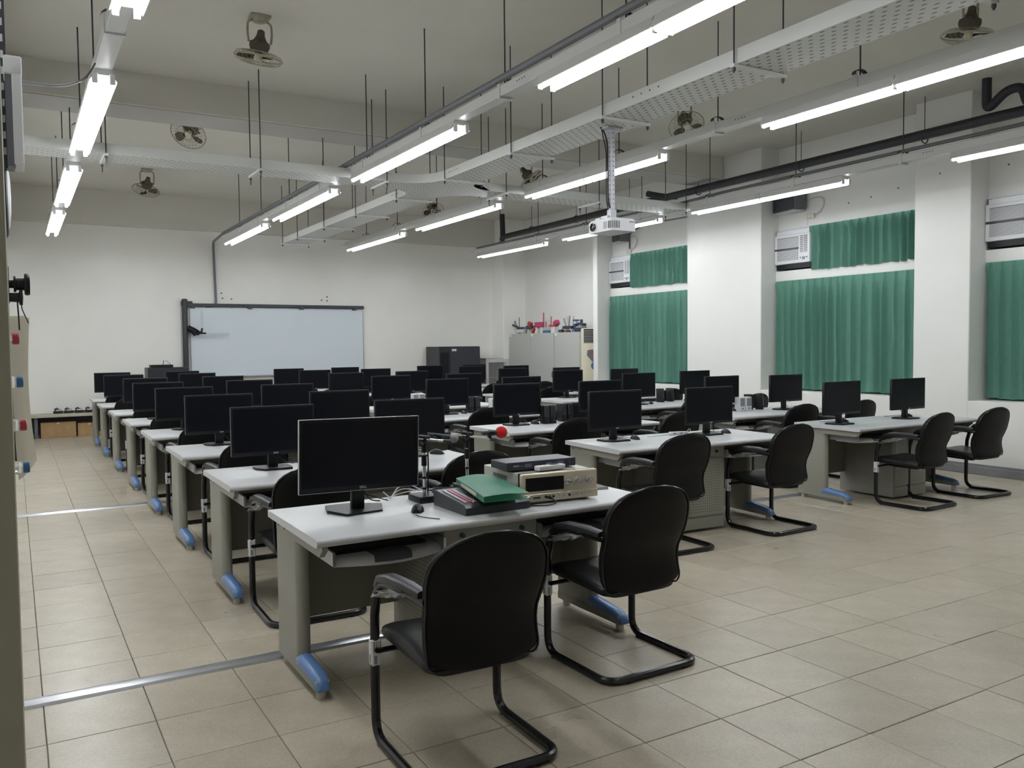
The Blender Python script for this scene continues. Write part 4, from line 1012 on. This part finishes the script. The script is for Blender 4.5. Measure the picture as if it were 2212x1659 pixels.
# notebook
nb = thing('notebook', (2.735, 3.76, DT), 'thin navy notebook at the right end of the nearest desk', 'notebook', R(-6))
b = B(); b.box(-.07, -.07, .001, .07, .075, .009); b.build('pages', paper_m, nb)
b = B(); b.box(-.072, -.072, .009, .072, .077, .011, bev=.0008); b.box(-.072, -.072, 0, .072, .077, .002, bev=.0008); b.build('cover', navy_m, nb)
# microphone stands
def mic_stand(loc, label, H, boom0, boom1):
    s = thing('microphone_stand', loc, label, 'stand')
    b = B(); b.box(-.062, -.075, 0, .055, .075, .035, bev=.008, seg=2); b.build('base', black_m, s)
    b = B(); b.cyl((0, 0, .03), (0, 0, H*.62), .0095, n=12); b.cyl((0, 0, H*.55), (0, 0, H-.03), .007, n=12); b.build('pole', chrome_m, s)
    b = B(); b.cyl((0, 0, H*.56), (0, 0, H*.56+.055), .0145, .0135, n=12); b.build('clutch', black_m, s)
    for zz in (.06, .115): b = B(); b.cyl((0, 0, zz), (0, 0, zz+.011), .012, n=10); b.build('cable_tie', black_m, s)
    b = B(); b.cyl((0, 0, H-.075), (0, 0, H-.02), .014, .012, n=10); b.sphere((0, 0, H-.01), .02, 10); b.cyl((-.028, -.012, H-.03), (0, 0, H-.02), .016, .01, n=10)
    d = (Vector(boom1)-Vector(boom0)).normalized(); c0 = Vector((0, 0, H)); b.cyl(c0-d*.035, c0+d*.03, .0155, .015, n=12); b.build('joint', black_m, s)
    b = B(); b.cyl(Vector(boom0), Vector(boom1), .0075, n=10); bo = b.build('boom', chrome_m, s)
    b = B(); e = Vector(boom1); b.cyl(e-d*.02, e+d*.02, .010, n=10); b.build('boom_end', rod_m, bo); return s
S1 = (1.800, 3.925, DT); S2 = (2.140, 4.10, DT)
mic_stand(S1, 'chrome table microphone stand beside the large monitor, holding the silver microphone', .325, (-.10, 0, .332), (.12, -.02, .302))
mic_stand(S2, 'chrome table microphone stand behind the folder, holding the red foam microphone', .308, (-.10, .0, .318), (.155, -.02, .270))
def microphone(loc, label, ball, handle0, handle1, r, bm_, clip):
    m = thing('microphone', loc, label, 'microphone')
    b = B(); b.tube([handle0, Vector(handle0).lerp(Vector(handle1), .5), handle1], [.011, .0135, .016], 12); b.build('handle', frame_m, m)
    b = B(); b.sphere(ball, r, 18, sz=(1, 1, .97)); b.build('windscreen' if r > .03 else 'grille', bm_, m)
    b = B(); b.cyl(clip[0], clip[1], .017, .016, n=10); b.tube([clip[0], clip[2]], [.012, .010], 8); b.build('clip', black_m, m); return m
microphone((2.352, 4.085, 1.052), 'microphone with round red foam windscreen on its boom', (0, 0, .0), (-.115, .015, .0), (-.03, .003, .0), .0345, red_m, ((-.075, .01, -.0), (-.045, .005, -.0), (-.075, -.005, -.035)))
microphone((1.975, 3.93, 1.057), 'silver grille microphone on its boom between the two stands', (0, 0, 0), (-.125, .06, .022), (-.02, .008, .003), .0255, mesh_m, ((-.095, .045, .013), (-.06, .028, .006), (-.098, .004, -.01)))
b = B(); b.tube(fillet([(1.852, 3.988, 1.077), (1.84, 3.97, 1.05), (1.826, 3.93, .95), (1.822, 3.93, .80), (1.84, 3.97, .77), (1.92, 3.98, .772)], .05), .004, 6)
b.tube([(1.93+.055*math.cos(a)+.004*a/6, 4.0+.04*math.sin(a), .752+.0022*a) for a in [k*.45 for k in range(44)]], .0045, 6)
tag(b.build('microphone_cable', black_m), 'coiled black microphone cable between the stands on the nearest desk', 'cable')
b = B(); b.box(1.79, 4.05, DT, 1.86, 4.09, DT+.024, bev=.004); ad = b.build('power_adapter', white_m); tag(ad, 'small white adapter block behind the microphone stand', 'adapter')
b = B()
b.tube(fillet([(1.60, 3.99, .80), (1.66, 4.03, .752), (1.70, 4.06, .80), (1.78, 4.10, .815), (1.90, 4.11, .75), (2.05, 4.10, .749)], .06), .0035, 6)
b.tube(fillet([(1.66, 4.05, .75), (1.72, 4.08, .79), (1.80, 4.09, .785), (1.86, 4.09, .752), (2.0, 4.06, .749)], .05), .003, 6)
b.tube(fillet([(1.64, 4.06, .75), (1.74, 4.10, .765), (1.86, 4.115, .770), (2.04, 4.115, .760)], .05), .003, 6)
tag(b.build('white_cables', cable_w_m), 'tangle of white cables behind the large monitor on the nearest desk', 'cable')
# computer speakers in the middle of desks
def make_speaker(w, d, h, mats, slope):
    s = thing('desk_speaker', (0, 0, 0), '', 'speaker')
    b = B(); vs = b.box(-w/2, -d/2, 0, w/2, d/2, h, bev=.006, seg=2)
    for v in vs: v.co.y += slope*v.co.z; v.co.x *= 1-.9*abs(slope)*max(0, v.co.z-h*.3)
    b.build('cabinet', mats[0], s)
    b = B(); vs = b.box(-w/2+.008, -d/2-.004, h*.36, w/2-.008, -d/2+.004, h-.012, bev=.003)
    for v in vs: v.co.y += slope*v.co.z
    b.build('grille', mats[1], s)
    b = B(); b.cyl((0, -d/2+.002, h*.2), (0, -d/2-.006, h*.2), .011, n=12); b.build('knob', mats[1], s); return Proto(s)
sp_b = make_speaker(.072, .09, .185, (black_m, rackside_m), .06)
sp_w = make_speaker(.085, .09, .165, (white_m, grille_m), .03)
for x, y, l in [(4.615, 7.12, 'left of the black pair'), (4.690, 7.12, 'right of the black pair'), (4.905, 7.24, 'left of the larger dark pair'), (4.985, 7.24, 'right of the larger dark pair')]:
    sp_b((x, y, DT), 0, 'black desk speaker, %s on the second desk, middle block' % l, 'desk speakers')
for x, y, l in [(4.66, 8.83, 'left'), (4.745, 8.83, 'right')]: sp_b((x, y, DT), 0, 'black desk speaker, %s one on the third desk, middle block' % l, 'desk speakers')
for x, y, l in [(7.60, 8.82, 'left'), (7.80, 8.85, 'right')]: sp_b((x, y, DT), R(20), 'black desk speaker, %s one on the third desk, right block' % l, 'desk speakers')
for x, y, l in [(7.54, 7.16, 'left'), (7.70, 7.14, 'right')]: sp_b((x, y, DT), R(35), 'black desk speaker, %s one beside the pale pair, right block' % l, 'desk speakers')
for x, y, l in [(7.30, 7.07, 'left'), (7.395, 7.06, 'right')]: sp_w((x, y, DT), R(-3), 'pale desk speaker with grey grille, %s one on the second desk, right block' % l, 'desk speakers')
for x, y, l in [(4.60, 10.3, 'left'), (4.69, 10.3, 'right')]: sp_w((x, y, DT), 0, 'pale desk speaker with grey grille, %s one on the fourth desk, middle block' % l, 'desk speakers')
sp_w((4.93, 8.75, DT), 0, 'single pale desk speaker on the third desk, middle block', 'desk speakers')
# power strip on the middle block's nearest desk
ps = thing('power_strip', (4.99, 5.56, DT), 'white power strip with looped cable on the nearest desk, middle block', 'power strip', R(-14))
b = B(); b.box(-.085, -.022, 0, .085, .022, .026, bev=.006, seg=2); b.build('body', white_m, ps)
b = B()
for x in (-.045, .02): b.cyl((x, -.021, .014), (x, -.0235, .014), .006, n=8)
b.build('socket_hole', frame_m, ps)
b = B(); b.tube(fillet([(.08, 0, .02), (.11, .0, .05), (.13, .01, .035), (.12, .03, .004)], .03), .0035, 6); b.tube([(-.085, 0, .005), (-.2, -.06, .004), (-.34, -.09, .004)], .003, 6); b.build('cable', cable_w_m, ps)

# ================================================================ LEFT WALL, seen edge-on
# hanging sheets
sh = thing('hanging_sheet', (-.05, 3.0, 1.15), 'stack of large pale curled paper sheets hanging on the left wall', 'paper')
for k, (x1, tz, bz) in enumerate([(.092, .512, .010), (.080, .50, .030), (.104, .505, .0)]):
    b = B()
    def fn(u, v, k=k, x1=x1, tz=tz, bz=bz):
        x = .045+(x1-.045)*(u**.75)*(1-.18*math.sin(math.pi*v))+(.008*v**3 if k == 2 else -.012*v**2)
        return (x, -.08+.50*u, tz+(bz-tz)*v-.02*(1-u)*(1-v))
    b.grid(fn, 10, 12); bmesh.ops.solidify(b.bm, geom=b.bm.faces[:], thickness=.0012); b.build('sheet', paper_m, sh)
# clear holders with coloured caps
for z, hx, m_, c, l in [(1.571, -.046, redcap_m, 'red', 'topmost'), (1.456, -.040, bluecap_m, 'blue', 'second from top'), (1.340, -.036, redcap_m, 'red', 'third from top'), (1.226, -.032, bluecap_m, 'blue', 'lowest')]:
    h = thing('plastic_holder', (hx, 2.60, z), 'clear plastic holder with %s cap on the left wall, %s' % (c, l), 'holder', 0, 'capped holders on the left wall')
    b = B(); b.lathe([(.014, 0), (.018, .006), (.018, .036), (.0135, .042), (.0135, .050)], 14, axis='x'); b.build('body', glass_m, h)
    b = B(); b.lathe([(.0155, .046), (.0155, .060), (.013, .062), (.001, .062)], 14, axis='x'); b.build('cap', m_, h)
# double hook with cords
hk = thing('wall_hook', (-.05, 2.9, 1.70), 'black wall bracket with two round knobs and hanging cords, left wall', 'hook')
b = B(); b.box(.040, -.03, -.02, .047, .03, .085); b.box(.0, -.02, .01, .042, .02, .05); b.build('plate', black_m, hk)
b = B(); b.lathe([(.012, .045), (.012, .058), (.024, .058), (.024, .064), (.018, .066), (.018, .085), (.031, .086), (.033, .092), (.031, .100), (.001, .101)], 16, (0, 0, .036), 'x'); b.build('knob', black_m, hk)
b = B(); b.lathe([(.013, .045), (.014, .070), (.022, .072), (.023, .080), (.001, .082)], 16, (0, -.015, -.004), 'x'); b.build('knob', black_m, hk)
b = B(); b.tube([(.066, -.015, -.01), (.068, -.015, -.06), (.069, -.015, -.10)], .0022, 6); b.tube([(.074, -.015, -.01), (.078, -.015, -.04), (.093, -.015, -.08)], .0016, 6); b.build('cord', black_m, hk)
# wall clock, edge-on
ck = thing('wall_clock', (-.05, 3.1, 2.02), 'round black rimmed dial with glass face high on the left wall, seen edge on', 'clock')
b = B(); b.lathe([(.12, .0), (.125, .02), (.125, .048), (.115, .052), (.11, .045), (.001, .045)], 28, axis='x'); b.build('rim', black_m, ck)
b = B(); b.lathe([(.112, .047), (.09, .056), (.05, .060), (.001, .061)], 24, axis='x'); b.build('glass', white_m, ck)
# tall perforated rail with white case
rl = thing('perforated_rail', (-.05, 3.0, 2.15), 'black perforated upright rail on the left wall running up to the ceiling', 'rail')
b = B(); b.box(.035, -.02, -.06, .06, .02, 2.255); b.build('upright', frame_m, rl)
b = B()
for k in range(46): b.box(.046, -.0215, -.02+k*.048, .053, -.019, .002+k*.048)
b.build('slot', track_m, rl)
wu = thing('wall_unit', (-.05, 2.9, 2.085), 'slim white wall mounted case with a white top cap, left wall', 'case')
b = B(); b.box(.072, -.02, 0, .098, .10, .295, bev=.003); b.build('case', white_m, wu)
b = B(); b.box(.052, -.022, .262, .099, .10, .315, bev=.006, seg=2); b.build('cap', white_m, wu)
b = B(); b.box(.055, -.01, -.004, .072, .08, .262); b.build('back_plate', conduit_m, wu)
b = B(); b.tube(fillet([(.045, 2.95, 2.345), (.22, 4.1, 2.66), (.40, 5.3, 3.05), (.52, 6.15, 3.40)], .8, 8), .006, 6)
tag(b.build('power_cable', black_m), 'black cable sagging from the white case to the nearest lamp row', 'cable')
